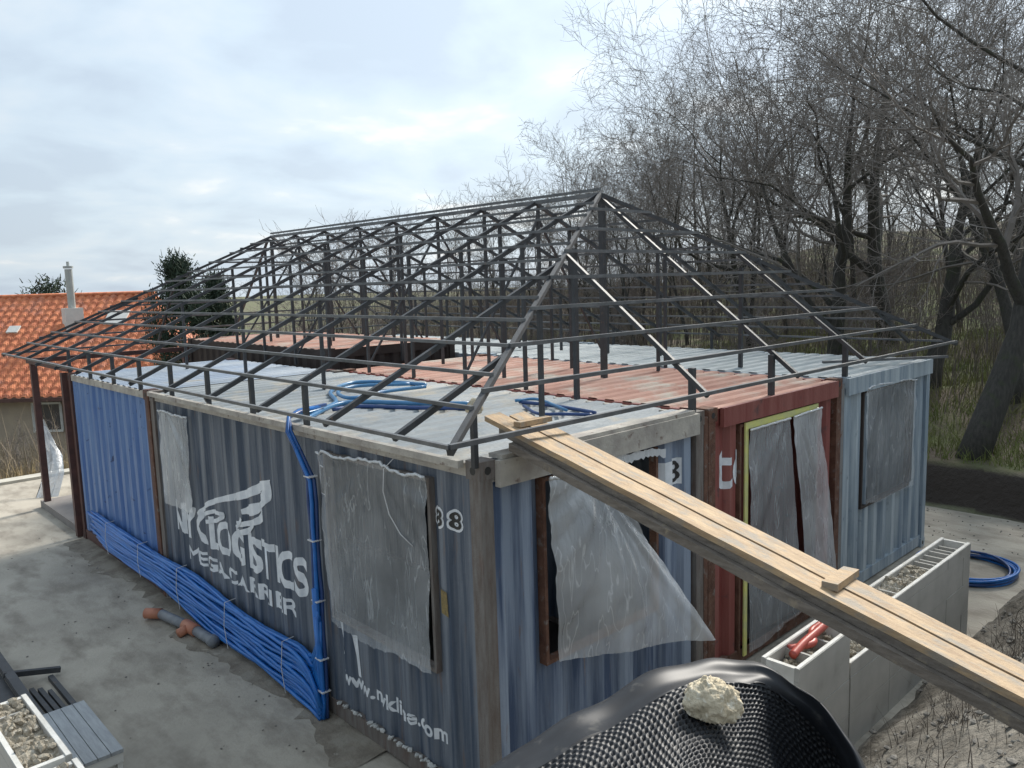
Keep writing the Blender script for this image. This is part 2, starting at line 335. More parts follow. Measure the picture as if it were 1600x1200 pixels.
def container(label, x0, x1, y0, y1, H, side, front, roof, frame, rails, side_hole=None, front_hole=None, seed=0, fascia=None):
    t = thing('shipping_container', label, 'shipping container', (x0, y0, 0), 'shipping containers set side by side')
    pw = .11; rh = .12; Z0 = .16; L = y1-y0; W = x1-x0
    for px in (x0, x1-pw):
        for py in (y0, y1-pw):
            f = MB(); e0, e1 = (0, .07) if px == x0 else (.07, 0); f0, f1 = (0, .07) if py == y0 else (.07, 0)
            f.box(px+e0*0, px+pw, py, py+pw, .02, H-.02); part(f, 'corner_post', frame, t)
    # rails
    r = MB()
    for px in (x0+.01, x1-.07):
        r.box(px, px+.06, y0+pw, y1-pw, H-.10, H-.012)
    for py in (y0+.012, y1-.072):
        r.box(x0+pw, x1-pw, py, py+.06, H-rh-.02, H-.010)
    part(r, 'top_rails', rails, t)
    r = MB()
    for px in (x0+.01, x1-.07): r.box(px, px+.06, y0+pw, y1-pw, .03, .17)
    for py in (y0+.012, y1-.072): r.box(x0+pw, x1-pw, py, py+.06, .03, .17)
    part(r, 'bottom_rails', frame, t)
    # walls
    s = MB(); corr(s, L-2*pw, Z0, H-.09, lambda a, d, z: (x0+.02+d, y0+pw+a, z), hole=side_hole); part(s, 'side_wall', side, t)
    s = MB(); corr(s, L-2*pw, Z0, H-.09, lambda a, d, z: (x1-.02-d, y0+pw+a, z)); part(s, 'side_wall', side, t)
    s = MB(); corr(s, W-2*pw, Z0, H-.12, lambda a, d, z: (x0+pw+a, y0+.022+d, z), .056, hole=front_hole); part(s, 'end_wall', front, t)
    s = MB(); corr(s, W-2*pw, Z0, H-.12, lambda a, d, z: (x0+pw+a, y1-.022-d, z)); part(s, 'end_wall', side, t)
    # roof with shallow cross ribs
    s = MB(); bl = [0]; yy = 0
    while yy < L-.05: bl += [yy+.10, yy+.13, yy+.19, yy+.22]; yy += .22
    bl = [b for b in bl if b <= L-.04]+[L]
    hz = [0]+[(0, -.03, -.03, 0)[i % 4] for i in range(len(bl)-2)]+[0]
    for i in range(len(bl)-1):
        s.add([(x0+.03, y0+bl[i], H+hz[i]), (x1-.03, y0+bl[i], H+hz[i]), (x1-.03, y0+bl[i+1], H+hz[i+1]), (x0+.03, y0+bl[i+1], H+hz[i+1])], [(0, 1, 2, 3)])
    part(s, 'roof_panel', roof, t)
    s = MB(); s.box(x0+.08, x1-.08, y0+.08, y1-.08, .06, .14); part(s, 'floor', 'inner', t)
    for px, py in ((x0, y0), (x1-.13, y0), (x0, y1-.13), (x1-.13, y1-.13)):
        for z in (0, H-.11):
            c = MB(); e_ = .006; X0, X1, Y0, Y1, Z1, Z2 = px-e_, px+.13+e_, py-e_, py+.13+e_, z, z+.125
            c.box(X0, X1, Y0, Y1, Z1, Z2)
            part(c, 'corner_casting', frame, t)
            # slot in the casting faces towards front and side
            c = MB(); c.tube([(px+.065, Y0-.002, z+.06), (px+.065, Y0+.01, z+.06)], .028, 10); part(c, 'casting_hole', 'black', t)
            c = MB(); c.tube([(X0-.002, py+.065, z+.06), (X0+.01, py+.065, z+.06)], .028, 10); part(c, 'casting_hole', 'black', t)
    return t
H = 2.59
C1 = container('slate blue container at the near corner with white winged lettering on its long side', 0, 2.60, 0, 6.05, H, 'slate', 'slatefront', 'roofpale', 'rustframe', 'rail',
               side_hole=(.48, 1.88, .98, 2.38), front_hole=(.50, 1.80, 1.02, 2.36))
C2 = container('oxide red container with a tall plastic covered doorway', 2.68, 5.33, 0.0, 6.05, H, 'red', 'red', 'roofred', 'rust', 'red', front_hole=(.60, 1.97, .17, 2.36))
C3 = container('pale blue container at the right end of the front row', 5.41, 8.02, 0.0, 6.05, H, 'ltblue', 'ltblue', 'roofgrey', 'ltblue', 'ltblue', front_hole=(.59, 2.02, 1.0, 2.36))
C4 = container('short bright blue container at the far end of the long side', 0.0, 2.60, 6.12, 9.55, H, 'blue', 'blue', 'roofblue', 'brownsteel', 'rail')
C5 = container('taller dark edged container standing behind the red one', 2.85, 5.33, 6.75, 12.1, 2.84, 'dark', 'dark', 'roofred', 'dark', 'dark')
C6 = container('grey roofed container in the back row behind the pale blue one', 5.41, 8.02, 6.12, 12.1, H, 'ltblue', 'ltblue', 'roofgrey', 'ltblue', 'ltblue')

# corrugation follows lettering: cut flat outlines at the rib breaks and push them onto the ribs
def onto_side(bm, cont_len_origin, off=.005, front=False):
    """bm lies in the plane x=0 (side) or y=0 (front)"""
    ax = 0 if front else 1; nx = 1 if front else 0
    o = cont_len_origin+.11
    cs = [v.co[ax] for v in bm.verts]; lo, hi = min(cs), max(cs)
    b0 = int((lo-o)//P_)-1; b1 = int((hi-o)//P_)+2
    for i in range(b0, b1):
        for u in (0, .36, .50, .86):
            p = o+(i+u)*P_
            if lo < p < hi:
                co = [0, 0, 0]; no = [0, 0, 0]; co[ax] = p; no[ax] = 1
                bmesh.ops.bisect_plane(bm, geom=bm.verts[:]+bm.edges[:]+bm.faces[:], plane_co=co, plane_no=no)
    for v in bm.verts: v.co[nx] = .022+prof(v.co[ax]-o)*(.056 if front else .035)-off
def poly_bm(polys):
    bm = bmesh.new()
    for pl in polys:
        vs = [bm.verts.new(p) for p in pl]
        try: bm.faces.new(vs)
        except ValueError: pass
    bmesh.ops.triangulate(bm, faces=bm.faces[:]); return bm
def strip_polys(pts, wds):
    """a brush stroke in the (s,z) plane as quads"""
    q = [];pts = [np.array(p) for p in pts]
    Ls = [];Rs = []
    for i, p in enumerate(pts):
        d = pts[min(i+1, len(pts)-1)]-pts[max(i-1, 0)]; d = d/np.linalg.norm(d); n = np.array([-d[1], d[0]])
        wd = wds[i] if hasattr(wds, '__len__') else wds
        Ls.append(p+n*wd/2); Rs.append(p-n*wd/2)
    for i in range(len(pts)-1): q.append([Ls[i], Rs[i], Rs[i+1], Ls[i+1]])
    return q
def finish(bm, name, m, t, loc=None):
    me = bpy.data.meshes.new(name); lx, ly, lz = t.location
    for v in bm.verts: v.co -= Vector((lx, ly, lz))
    bm.to_mesh(me); bm.free(); return link(name, me, m, t)
def text_bm(txt, size, bold=.0, xs=1.0):
    c = bpy.data.curves.new('t', 'FONT'); c.body = txt; c.size = size; c.offset = bold; c.resolution_u = 4; c.space_character = 1.02
    o = bpy.data.objects.new('t', c); COL.objects.link(o); bpy.context.view_layer.update()
    dg = bpy.context.evaluated_depsgraph_get(); me = bpy.data.meshes.new_from_object(o.evaluated_get(dg))
    bm = bmesh.new(); bm.from_mesh(me); bpy.data.objects.remove(o); bpy.data.curves.remove(c); bpy.data.meshes.remove(me)
    bmesh.ops.dissolve_limit(bm, angle_limit=.002, verts=bm.verts[:], edges=bm.edges[:])
    bmesh.ops.triangulate(bm, faces=bm.faces[:])
    return bm
def fit_text(bm, w_, h_):
    xs_ = [v.co.x for v in bm.verts]; ys_ = [v.co.y for v in bm.verts]
    x0, x1, y0, y1 = min(xs_), max(xs_), min(ys_), max(ys_)
    for v in bm.verts: v.co.x = (v.co.x-x0)/(x1-x0)*w_; v.co.y = (v.co.y-y0)/(y1-y0)*h_
def side_text(txt, ya, yb, z0, h_, name, m, t, bold, off=.005, wear=None):
    """text on the x=0 side, reading from far (ya) to near (yb)"""
    bm = text_bm(txt, 1, bold); fit_text(bm, ya-yb, h_)
    for v in bm.verts: a, b = v.co.x, v.co.y; v.co = Vector((0, ya-a, z0+b))
    onto_side(bm, 0, off); return finish(bm, name, m, t)
def front_text(txt, xa, xb, z0, h_, name, m, t, bold, off=.005, y0=0, org=0):
    bm = text_bm(txt, 1, bold); fit_text(bm, xb-xa, h_)
    for v in bm.verts: a, b = v.co.x, v.co.y; v.co = Vector((xa+a, 0, z0+b))
    onto_side(bm, org, off, True); return finish(bm, name, m, t)
side_text('NYK LOGISTICS', 5.62, 2.50, .96, .38, 'lettering', 'white', C1, .034)
side_text('MEGACARRIER', 5.25, 2.72, .70, .17, 'lettering', 'white', C1, .03)
side_text('www.nykline.com', 1.94, .52, .35, .17, 'lettering', 'white', C1, .03)
for ya_ in (.565, .395):
    side_text('8', ya_, ya_-.14, 2.055, .165, 'number', 'white', C1, .085, .004)
    side_text('8', ya_-.017, ya_-.123, 2.075, .125, 'number', 'black', C1, .015, .008)
# winged emblem above the lettering
def sy(px, py): p = onx(px, py, 0.); return (p[1], p[2])
Z = lambda a, b: sy(200+a/4, 700+b/4)
strokes = [
  ([Z(425,415), Z(450,385), Z(500,345), Z(580,322), Z(680,303), Z(760,275), Z(820,238), Z(856,208)], [.035, .05, .06, .06, .08, .09, .09, .01]),
  ([Z(852,212), Z(848,290), Z(820,345), Z(790,385)], [.02, .13, .10, .07]),
  ([Z(800,372), Z(760,390), Z(700,402)], [.08, .12, .05]),
  ([Z(815,405), Z(805,445), Z(770,470), Z(690,480), Z(650,470)], [.06, .08, .06, .05, .03]),
  ([Z(775,480), Z(740,520), Z(690,530), Z(650,515)], [.05, .07, .05, .03]),
  ([Z(455,420), Z(510,402), Z(560,410), Z(572,435), Z(540,458), Z(480,462)], .045),
  ([Z(650,300), Z(640,330)], .03),
  ([Z(700,440), Z(690,470), Z(650,500)], .04),
]
wing = bpy.data.objects.new('wing_emblem', None); COL.objects.link(wing); wing.parent = C1
for i, (pts, wd) in enumerate(strokes):
    wd = list(wd) if hasattr(wd, '__len__') else [wd]*len(pts)
    if len(pts) > 2:
        sp = crom([(p[0], p[1], w_) for p, w_ in zip(pts, wd)], 5); pts = [(p[0], p[1]) for p in sp]; wd = [max(.004, p[2]) for p in sp]
    bm = poly_bm([[(0, p[0], p[1]) for p in q] for q in strip_polys(pts, wd)]); bmesh.ops.remove_doubles(bm, verts=bm.verts[:], dist=.0005); onto_side(bm, 0, .0065+.0012*i)
    o = finish(bm, 'feather', 'white', C1); o.parent = wing
# scraps of white paint and sealant along the bottom rail and under the film
bm = poly_bm([[(0, 1.98, .93), (0, 1.93, .93), (0, 1.87, .66), (0, 1.90, .66)], [(0, 1.76, .86), (0, 1.71, .86), (0, 1.68, .50), (0, 1.72, .50)]])
onto_side(bm, 0, .006); finish(bm, 'paint_drip', 'white', C1)
bm = poly_bm([[(0, .52, 1.62), (0, .42, 1.60), (0, .41, 1.42), (0, .51, 1.44)]]); onto_side(bm, 0, .008); finish(bm, 'sticker', 'sticker', C1)
bm = poly_bm([[(0, 2.10, 2.28), (0, 2.04, 2.27), (0, 2.04, 2.02), (0, 2.10, 2.03)]]); onto_side(bm, 0, .006); finish(bm, 'label_plate', 'white', C1)
bm = poly_bm([[(0, 2.09, 2.27), (0, 2.05, 2.26), (0, 2.05, 2.03), (0, 2.09, 2.04)]]); onto_side(bm, 0, .009); finish(bm, 'label_plate', 'black', C1)
s = MB()
for i in range(46):
    y = 2.0-i*.033+rng.uniform(-.01, .01)
    if rng.random() < .72: s.lump((-.004, y, .19+rng.uniform(-.015, .015)), rng.uniform(.012, .026), i, 1, .3, .7)
part(s, 'sealant_strip', 'foamstrip', C1)
# front number plate: pale rectangle with an 8
bm = poly_bm([[(1.98, 0, 2.0), (2.32, 0, 2.0), (2.32, 0, 2.23), (1.98, 0, 2.23)]]); onto_side(bm, 0, .006, True); finish(bm, 'number_plate', 'white', C1)
front_text('8', 2.18, 2.31, 2.02, .19, 'number', 'black', C1, .02, .009)
bm = text_bm('te', 1, .02); fit_text(bm, .46, .37)
for v in bm.verts: a, b = v.co.x, v.co.y; v.co = Vector((2.90+a, 0, 1.80+b))
bmesh.ops.bisect_plane(bm, geom=bm.verts[:]+bm.edges[:]+bm.faces[:], plane_co=(3.205, 0, 0), plane_no=(1, 0, 0), clear_outer=True)
onto_side(bm, 2.68, .005, True); finish(bm, 'lettering', 'white', C2)
bm = poly_bm([[(3.155, 0, 1.90), (3.205, 0, 1.90), (3.205, 0, 2.16), (3.155, 0, 2.16)]]); onto_side(bm, 2.68, .008, True); finish(bm, 'number_plate', 'white', C2)
# pale weathered timber fascia over the first front, and the deep top beams of the others
s = MB(); s.box(.13, 2.47, -.05, -.004, H-.17, H+.01); s.box(.17, 2.43, -.03, .10, H+.012, H+.04); part(s, 'fascia_board', 'rail', C1)
s = MB(); s.box(2.86, 5.16, -.045, -.004, H-.17, H+.005); part(s, 'fascia_board', 'red', C2)
s = MB(); s.box(5.42, 7.98, -.045, -.010, H-.19, H+.0); part(s, 'fascia_board', 'ltblue', C3)
s = MB(); s.bar((-.035, .15, H-.01), (-.035, 5.95, H-.01), .05, .05); part(s, 'edge_batten', 'rail', C1)
# gap posts
single(MB().box(2.61, 2.67, .0, .10, .0, H-.05), 'cover_strip', 'rust', 'narrow rusty steel strip closing the gap left of the red container', 'cover strip')
single(MB().box(5.335, 5.405, .0, .10, .0, H-.05), 'cover_strip', 'greyframe', 'narrow grey steel strip closing the gap right of the red container', 'cover strip')
single(MB().box(-.015, .05, 6.055, 6.115, .0, H-.05), 'cover_strip', 'rust', 'narrow rusty strip where the slate and bright blue containers meet', 'cover strip')
# window frames inside openings (cut steel edges)
def frame_side(y0, y1, z0, z1, t, m='dark', wd=.03):
    f = MB(); X0, X1 = .004, .075
    f.box(X0, X1, y0-wd, y0, z0-wd, z1+wd); f.box(X0, X1, y1, y1+wd, z0-wd, z1+wd); f.box(X0, X1, y0, y1, z0-wd, z0); f.box(X0, X1, y0, y1, z1, z1+wd); part(f, 'opening_frame', m, t)
def frame_front(x0, x1, z0, z1, t, m='dark', wd=.03):
    f = MB(); Y0, Y1 = .003, .075
    f.box(x0-wd, x0, Y0, Y1, z0-wd, z1+wd); f.box(x1, x1+wd, Y0, Y1, z0-wd, z1+wd); f.box(x0, x1, Y0, Y1, z0-wd, z0); f.box(x0, x1, Y0, Y1, z1, z1+wd); part(f, 'opening_frame', m, t)
frame_side(.59, 1.99, .98, 2.38, C1, 'rustframe'); frame_front(.61, 1.91, 1.02, 2.36, C1, 'rust')
frame_front(3.24, 4.76, .17, 2.36, C2, 'rust'); frame_front(5.96, 7.39, 1.0, 2.36, C3, 'dark')
s = MB(); s.box(3.27, 4.74, -.02, -.005, 2.335, 2.40); s.box(3.27, 3.325, -.02, -.005, .1, 2.335); part(s, 'yellow_tape', 'yellowtape', C2)

# ------------------------------------------------------------------ plastic films
def film(TL, TR, BR, BL, name, m, label, n=46, mm=60, amp=.012, apex=None, rag=.02, seed=0, bulge=.0, cat='plastic sheet', group='plastic sheets over the openings', slack=.0):
    g = np.random.default_rng(seed); TL, TR, BR, BL = [np.array(p, float) for p in (TL, TR, BR, BL)]
    nrm = np.cross(TR-TL, BL-TL); nrm /= np.linalg.norm(nrm)
    if nrm @ (CAM-TL) < 0: nrm = -nrm
    ap = (.4, 0.) if apex is None else apex
    k1, k2, k3 = g.uniform(9, 15), g.uniform(18, 28), g.uniform(35, 50); p1, p2, p3 = g.uniform(0, 6, 3)
    top = np.cumsum(g.normal(0, 1, n+1)); top = (top-np.linspace(top[0], top[-1], n+1)); top = top/(abs(top).max()+1e-6)
    bot = np.cumsum(g.normal(0, 1, n+1)); bot = (bot-np.linspace(bot[0], bot[-1], n+1)); bot = bot/(abs(bot).max()+1e-6)
    vs = []
    for j in range(mm+1):
        v = j/mm
        for i in range(n+1):
            u = i/n
            p = TL*(1-u)*(1-v)+TR*u*(1-v)+BR*u*v+BL*(1-u)*v
            p = p+np.array([0, 0, 1])*((1-v)**6*top[i]*rag+v**6*bot[i]*rag)
            ang = math.atan2(u-ap[0]+.0001, v-ap[1]+.05); rad = math.hypot(u-ap[0], v-ap[1])
            wv = (math.sin(ang*k1+p1)*.55+math.sin(ang*k2+p2+rad*3)*.35+abs(math.sin(ang*k3+p3))*.25)*min(1, rad*2.2+.1)
            wv += .4*math.sin(u*31+v*17+p2)*math.sin(v*23+p1)*.5
            p = p+nrm*(amp*1.6*(wv+1.2)+bulge*math.sin(PI*u)*math.sin(PI*min(v*1.0, 1)))
            vs.append(p)
    fs = [(j*(n+1)+i, j*(n+1)+i+1, (j+1)*(n+1)+i+1, (j+1)*(n+1)+i) for j in range(mm) for i in range(n)]
    mb = MB(); mb.add(vs, fs)
    a = np.array(mb.v); c = (a.min(0)+a.max(0))/2; c[2] = a[:, 2].min()
    t = thing(name, label, cat, c, group)
    part(mb, 'sheet', m, t, True)
    # bunched hem along the top edge
    row = [vs[i]+nrm*.008 for i in range(n+1)]
    hb = MB(); hb.tube(row, [.008+.007*abs(math.sin(i*1.7)) for i in range(n+1)], 5); part(hb, 'bunched_hem', 'filmwhite', t, True)
    return t, vs
film((-.012, 2.03, 2.41), (-.012, .55, 2.43), (-.015, .57, .96), (-.012, 1.99, .93), 'plastic_sheet', 'film', 'wrinkled milky plastic sheet over the square window hole nearest the corner, long side', apex=(.55, .05), rag=.035, seed=3, amp=.010)
film((-.012, 5.72, 2.40), (-.012, 4.85, 2.40), (-.015, 4.93, 1.31), (-.012, 5.75, 1.27), 'plastic_sheet', 'filmbright', 'narrow plastic sheet hanging left of the winged lettering', apex=(.2, .0), rag=.015, seed=4, amp=.008)
BR = ony(1110, 997, -.34); TRf = ony(1000, 745, -.05)
film((.58, -.012, 2.40), tuple(ony(958, 768, -.04)), tuple(BR), (.66, -.03, 1.01), 'plastic_sheet', 'filmbright', 'big loose plastic sheet blowing outwards below the scaffold boards', apex=(.72, -.05), rag=.03, seed=8, amp=.018, bulge=.09)
dz = .1
film((3.30, -.022, 2.33), (4.05, -.03, 2.34), (4.33, -.06, .25), (3.33, -.03, .12), 'plastic_sheet', 'film', 'left plastic flap of the red doorway, taped with yellow tape', apex=(.98, .0), rag=.0, seed=12, amp=.012)
film((4.12, -.03, 2.34), (4.72, -.022, 2.36), (5.10, -.10, .30), (4.48, -.06, .25), 'plastic_sheet', 'filmbright', 'right plastic flap of the red doorway beside the open slit', apex=(.1, .0), rag=.0, seed=14, amp=.012)
film((5.93, -.012, 2.42), (7.46, -.012, 2.37), (7.44, -.012, .97), (5.98, -.012, 1.0), 'plastic_sheet', 'film', 'plastic sheet over the window of the pale blue container', apex=(.28, .02), rag=.03, seed=18, amp=.010)

# ------------------------------------------------------------------ steel roof frame
A0, A1 = np.array([-.44, -.25, 2.78]), np.array([8.20, -.25, 2.78])          # near eave corners
B0, B1 = np.array([-.36, 12.0, 2.78]), np.array([8.20, 12.7, 2.78])
R0, R1 = np.array([3.94, 2.27, 4.75]), np.array([3.94, 10.45, 4.77])
roof = thing('steel_roof_frame', 'dark steel tube hip roof frame standing on top of the containers', 'roof frame', (3.94, 6.1, 2.6))
TUB = .04
def lp(a, b, t): return a+(b-a)*t
up_front = np.cross(A1-A0, R0-A0); up_left = np.cross(R0-A0, B0-A0)
def tube_bar(a, b, name, wd=.036, ht=.042, m='steel', up=(0, 0, 1)):
    if name in ('purlin', 'eave_tube', 'ridge_beam'): m = 'steelpale'  # lit copy of the steel here, shaded copy on the other bars
    part(MB().bar(a, b, wd, ht, up), name, m, roof)
OV = np.array([0, 0, .035])
for k in range(8):        # front purlins
    t = k/8.; tube_bar(lp(A0, R0, t)+OV, lp(A1, R0, t)+OV, 'purlin' if k else 'eave_tube', .034, .03)
for k in range(8):
    t = k/8.; tube_bar(lp(B0, R1, t)+OV, lp(B1, R1, t)+OV, 'purlin' if k else 'eave_tube', .035, .03)
for k in range(12):
    t = k/12.; tube_bar(lp(A0, R0, t)+OV*(1.0 if k else .9), lp(B0, R1, t)+OV, 'purlin' if k else 'eave_tube', .028, .026)
    tube_bar(lp(A1, R0, t)+OV, lp(B1, R1, t)+OV, 'purlin' if k else 'eave_tube', .028, .026)
tube_bar(R0, R1, 'ridge_beam', .045, .045)
tube_bar(R0+(0, 0, .06), R1+(0, 0, .06), 'ridge_beam', .03, .03)
for a, b in ((A0, R0), (A1, R0), (B0, R1), (B1, R1)): tube_bar(a, b, 'hip_rafter', .04, .042)
def zl(x, y):     # roof plane height
    zs = []
    for P0, P1, P2 in ((A0, A1, R0), (A0, R0, B0), (A1, B1, R0), (B0, R1, B1)):
        n = np.cross(P1-P0, P2-P0); zs.append(P0[2]-(n[0]*(x-P0[0])+n[1]*(y-P0[1]))/n[2])
    return min(zs)
XR = R0[0]
ytr = [2.30+1.03*i for i in range(8)]
for i, y in enumerate(ytr):
    yy_ = max(y, R0[1]+.02)
    tube_bar((A0[0]+.02, y, zl(A0[0]+.02, y)), (XR, yy_, zl(XR-.001, yy_)), 'rafter')
    tube_bar((A1[0]-.02, y, zl(A1[0]-.02, y)), (XR, yy_, zl(XR+.001, yy_)), 'rafter')
for y, x in ((1.22, 2.1), (.35, .6)):   # jack rafters near the near corner
    tube_bar((A0[0]+.02, y, zl(A0[0]+.02, y)), (x, y, zl(x, y)), 'rafter')
    tube_bar((A1[0]-.02, y, zl(A1[0]-.02, y)), (7.76-x, y, zl(7.76-x, y)), 'rafter')
for y, x in ((10.5, 3.9), (11.3, 1.7)):
    tube_bar((A0[0]+.1, y, zl(A0[0]+.1, y)), (x, y, zl(x, y)), 'rafter')
    tube_bar((A1[0]-.02, y, zl(A1[0]-.02, y)), (7.8-x, y, zl(7.8-x, y)), 'rafter')
for x in (2.30, 3.86, 5.40):
    # front rafters run from the eave up to the hip or the ridge end
    yy_ = A0[1]
    ytop = R0[1]*min(1, 1) if x == 3.86 else (A0[1]+(R0[1]-A0[1])*((x-A0[0])/(R0[0]-A0[0]) if x < XR else (A1[0]-x)/(A1[0]-R0[0])))
    tube_bar((x, yy_+.01, zl(x, yy_+.01)), (x if x != 3.86 else XR, ytop, zl(x, ytop)), 'rafter', .036, .04)
    yf = 12.3; yb = R1[1] if x == 3.86 else 11.2
    tube_bar((x, yf, zl(x, yf)), (x, yb, zl(x, yb)), 'rafter')
# struts and posts
def post(x, y, base=H+.0, wd=.036, dz=0):
    z = zl(x, y)-.01
    tube_bar((x, y, base), (x, y, z+dz), 'post', wd, wd, up=(1, 0, 0))
for y in ytr: post(0.03, y, H-.02, .042)
for y in (-.0,): post(-.02, .02, H-.02)
for x in (2.47, 3.83, 5.47): post(x, .03, H-.02, .05)
for y in (8.55, 9.5): post(7.95, y, H)
for y in ytr[1:5]: post(7.95, y, H)
hb = lambda x, y: 2.84 if (2.85 < x < 5.33 and y > 6.75) else H
for i, y in enumerate(ytr):
    for x in (1.42, 2.72, 3.35, 4.02, 4.6, 5.3, 6.6):
        if (x == 1.42 and i % 2) or (x in (3.35, 4.6) and i % 2 == 0): continue
        if i > 0 or x in (2.72, 5.3, 4.02): post(x, y+.04, hb(x, y))
post(2.53, 1.42, H, .045); post(5.83, 1.55, H, .045); post(4.02, 2.30, H, .045); post(4.95, 2.2, H); post(1.35, .75, H)
post(3.94, 10.45, 2.84, .05)
# diagonal braces inside the trusses
for i, y in enumerate(ytr[1:]):
    if i % 2 == 0:
        tube_bar((2.72, y+.04, H+.1), (4.02, y+.04, zl(4.02, y)-.15), 'brace', .025, .025)
        tube_bar((5.3, y+.04, H+.1), (4.02, y+.04, zl(4.02, y)-.15), 'brace', .025, .025)
tube_bar((.03, -.02, 2.845), (8.0, -.02, 2.95), 'eave_tube', .02, .02) if False else None

single(MB().bar(onz(1286, 566, 2.66), onz(1480, 557, 2.66), .05, .03), 'steel_tube', 'steelpale', 'loose grey flat bar lying on the pale blue container roof at its right corner', 'steel tube')
m_ = MB(); g = np.random.default_rng(77)
xs3 = np.linspace(1.25, 2.0, 26); zt = 2.405+np.cumsum(g.normal(0, .006, 26)); zb = zt-.05-.03*g.random(26)
m_.add([(x, -.02-.012*(i % 2), z) for i, (x, z) in enumerate(zip(xs3, zt))]+[(x, -.03, z) for x, z in zip(xs3, zb)], [(i, i+1, 27+i, 26+i) for i in range(25)])
single(m_, 'torn_film', 'filmwhite', 'ragged torn edge of plastic along the top of the front window hole', 'plastic sheet', 'plastic sheets over the openings', True)
pts = [(-.02, .95, 2.50), (-.06, 1.02, 2.42), (-.07, 1.03, 2.25), (-.06, .98, 2.08), (-.05, .86, 1.95), (-.03, .74, 1.88)]
single(MB().tube(pts, .004, 5), 'cord', 'tie', 'thin white cord looping over the film nearest the corner', 'cord', None, True)
# strip of dark trampled soil along the foot of the long side
m_ = MB(); ys3 = np.linspace(1.3, 9.5, 90); wd_ = .26+.09*np.sin(ys3*1.7)+.06*np.sin(ys3*4.1+1)+g.normal(0, .035, 90)
nn = 6; vs = []
for y, w3 in zip(ys3, wd_):
    for j in range(nn+1): f = j/nn; vs.append((.12-(w3+.12)*f, y, .006+.035*(1-f)**1.3*(.7+.3*math.sin(y*9+j))+g.normal(0, .003)*(f < .95)))
m_.add(vs, [(i*(nn+1)+j, (i+1)*(nn+1)+j, (i+1)*(nn+1)+j+1, i*(nn+1)+j+1) for i in range(89) for j in range(nn)])
tag(m_.build('soil_strip', mat('dark trampled soil', (.25, .22, .175), (.165, .14, .11), 5, .95, .6, 30, c3=(.27, .245, .20), s3=4, lo3=.48, hi3=.60), None, True), kind='structure')

# ------------------------------------------------------------------ terrace at the far end
s = MB().box(0.0, 2.85, 9.6, 12.15, 0.0, .13); tag(s.build('terrace_slab', mat('terrace concrete', (.26, .24, .22), (.2, .18, .17), 2, .9)), kind='structure')
t = thing('porch_frame', 'red brown steel porch posts and beam at the far left corner', 'porch frame', (.1, 12.0, .13))
for x, y in ((.08, 12.0), (2.75, 12.05)): part(MB().box(x-.05, x+.05, y-.05, y+.05, .13, 2.62), 'post', 'brownsteel', t)
part(MB().bar((.03, 9.5, 2.66), (.03, 12.06, 2.66), .09, .08), 'beam', 'brownsteel', t)
part(MB().bar((.03, 12.0, 2.66), (2.8, 12.0, 2.66), .08, .08), 'beam', 'brownsteel', t)
part(MB().box(-.07, .03, 9.6, 9.70, 0.02, 2.6), 'post', 'brownsteel', t)
a, b, c_, d_ = at(64, 665, 15.2), at(74, 690, 15.0), at(92, 735, 14.9), at(58, 808, 14.2)
def ragged(pts_l, pts_r, n=8, amp=.05, seed=0):
    g = np.random.default_rng(seed); mb = MB(); rows = len(pts_l); vs = []
    for i in range(rows):
        for j in range(n+1):
            p = pts_l[i]+(pts_r[i]-pts_l[i])*j/n; vs.append(p+np.array([.6, -.6, 0])*amp*math.sin(j*2.1+i*.9)+g.normal(0, .006, 3))
    mb.add(vs, [(i*(n+1)+j, i*(n+1)+j+1, (i+1)*(n+1)+j+1, (i+1)*(n+1)+j) for i in range(rows-1) for j in range(n)]); return mb
Lp = [at(62, 655, 15.5), at(64, 690, 15.4), at(66, 720, 15.3), at(64, 755, 15.1), at(56, 785, 14.9), at(49, 806, 14.8)]
Rp = [at(66, 656, 15.5), at(86, 688, 15.5), at(99, 712, 15.4), at(99, 740, 15.2), at(88, 775, 15.0), at(64, 810, 14.8)]
single(ragged(Lp, Rp), 'plastic_sheet', 'filmwhite', 'strip of plastic blowing from the red brown porch post', 'plastic sheet', 'plastic sheets over the openings', True)

# ------------------------------------------------------------------ blue conduits
t = thing('conduit_bundle', 'thick bundle of blue conduits strapped along the foot of the long side', 'conduit bundle', (-.1, 5, 0))
topz = lambda y: np.interp(y, [2.2, 2.5, 3.2, 5, 7, 9], [.42, .52, .50, .58, .57, .60])
botz = lambda y: np.interp(y, [2.2, 2.5, 3.4, 4.5, 6.2, 8, 9], [.02, .03, .06, .07, .17, .17, .30])
for i in range(38):
    f = (i+.5)/38; ph = rng.uniform(0, 6); ye = 8.9-rng.uniform(0, .7)*(1-f)-.1
    pts = []
    for y in np.arange(2.42, ye, .12):
        z = botz(y)+(topz(y)-botz(y))*f+.012*math.sin(y*2.2+ph)+rng.normal(0, .003)
        pts.append((-.035-.03*((i*7) % 3)-.012*math.sin(y*3+ph), y, max(z, .02)))
    p0 = pts[0]
    drop = [(p0[0]-.01, 2.12, max(.02, p0[2]*.35)-.0), (p0[0]-.005, 2.2, max(.02, p0[2]*.62)), (p0[0], 2.3, max(.02, p0[2]*.86))]
    if i % 3 == 0: drop = [(-.06-.01*(i % 4), 2.12+.012*(i % 5), .9+.05*(i % 7)), (-.07, 2.16, p0[2]+.22), (-.07, 2.26, p0[2]+.05)]
    part(MB().tube(drop+pts, .0195, 6), 'conduit', 'conduit', t, True)
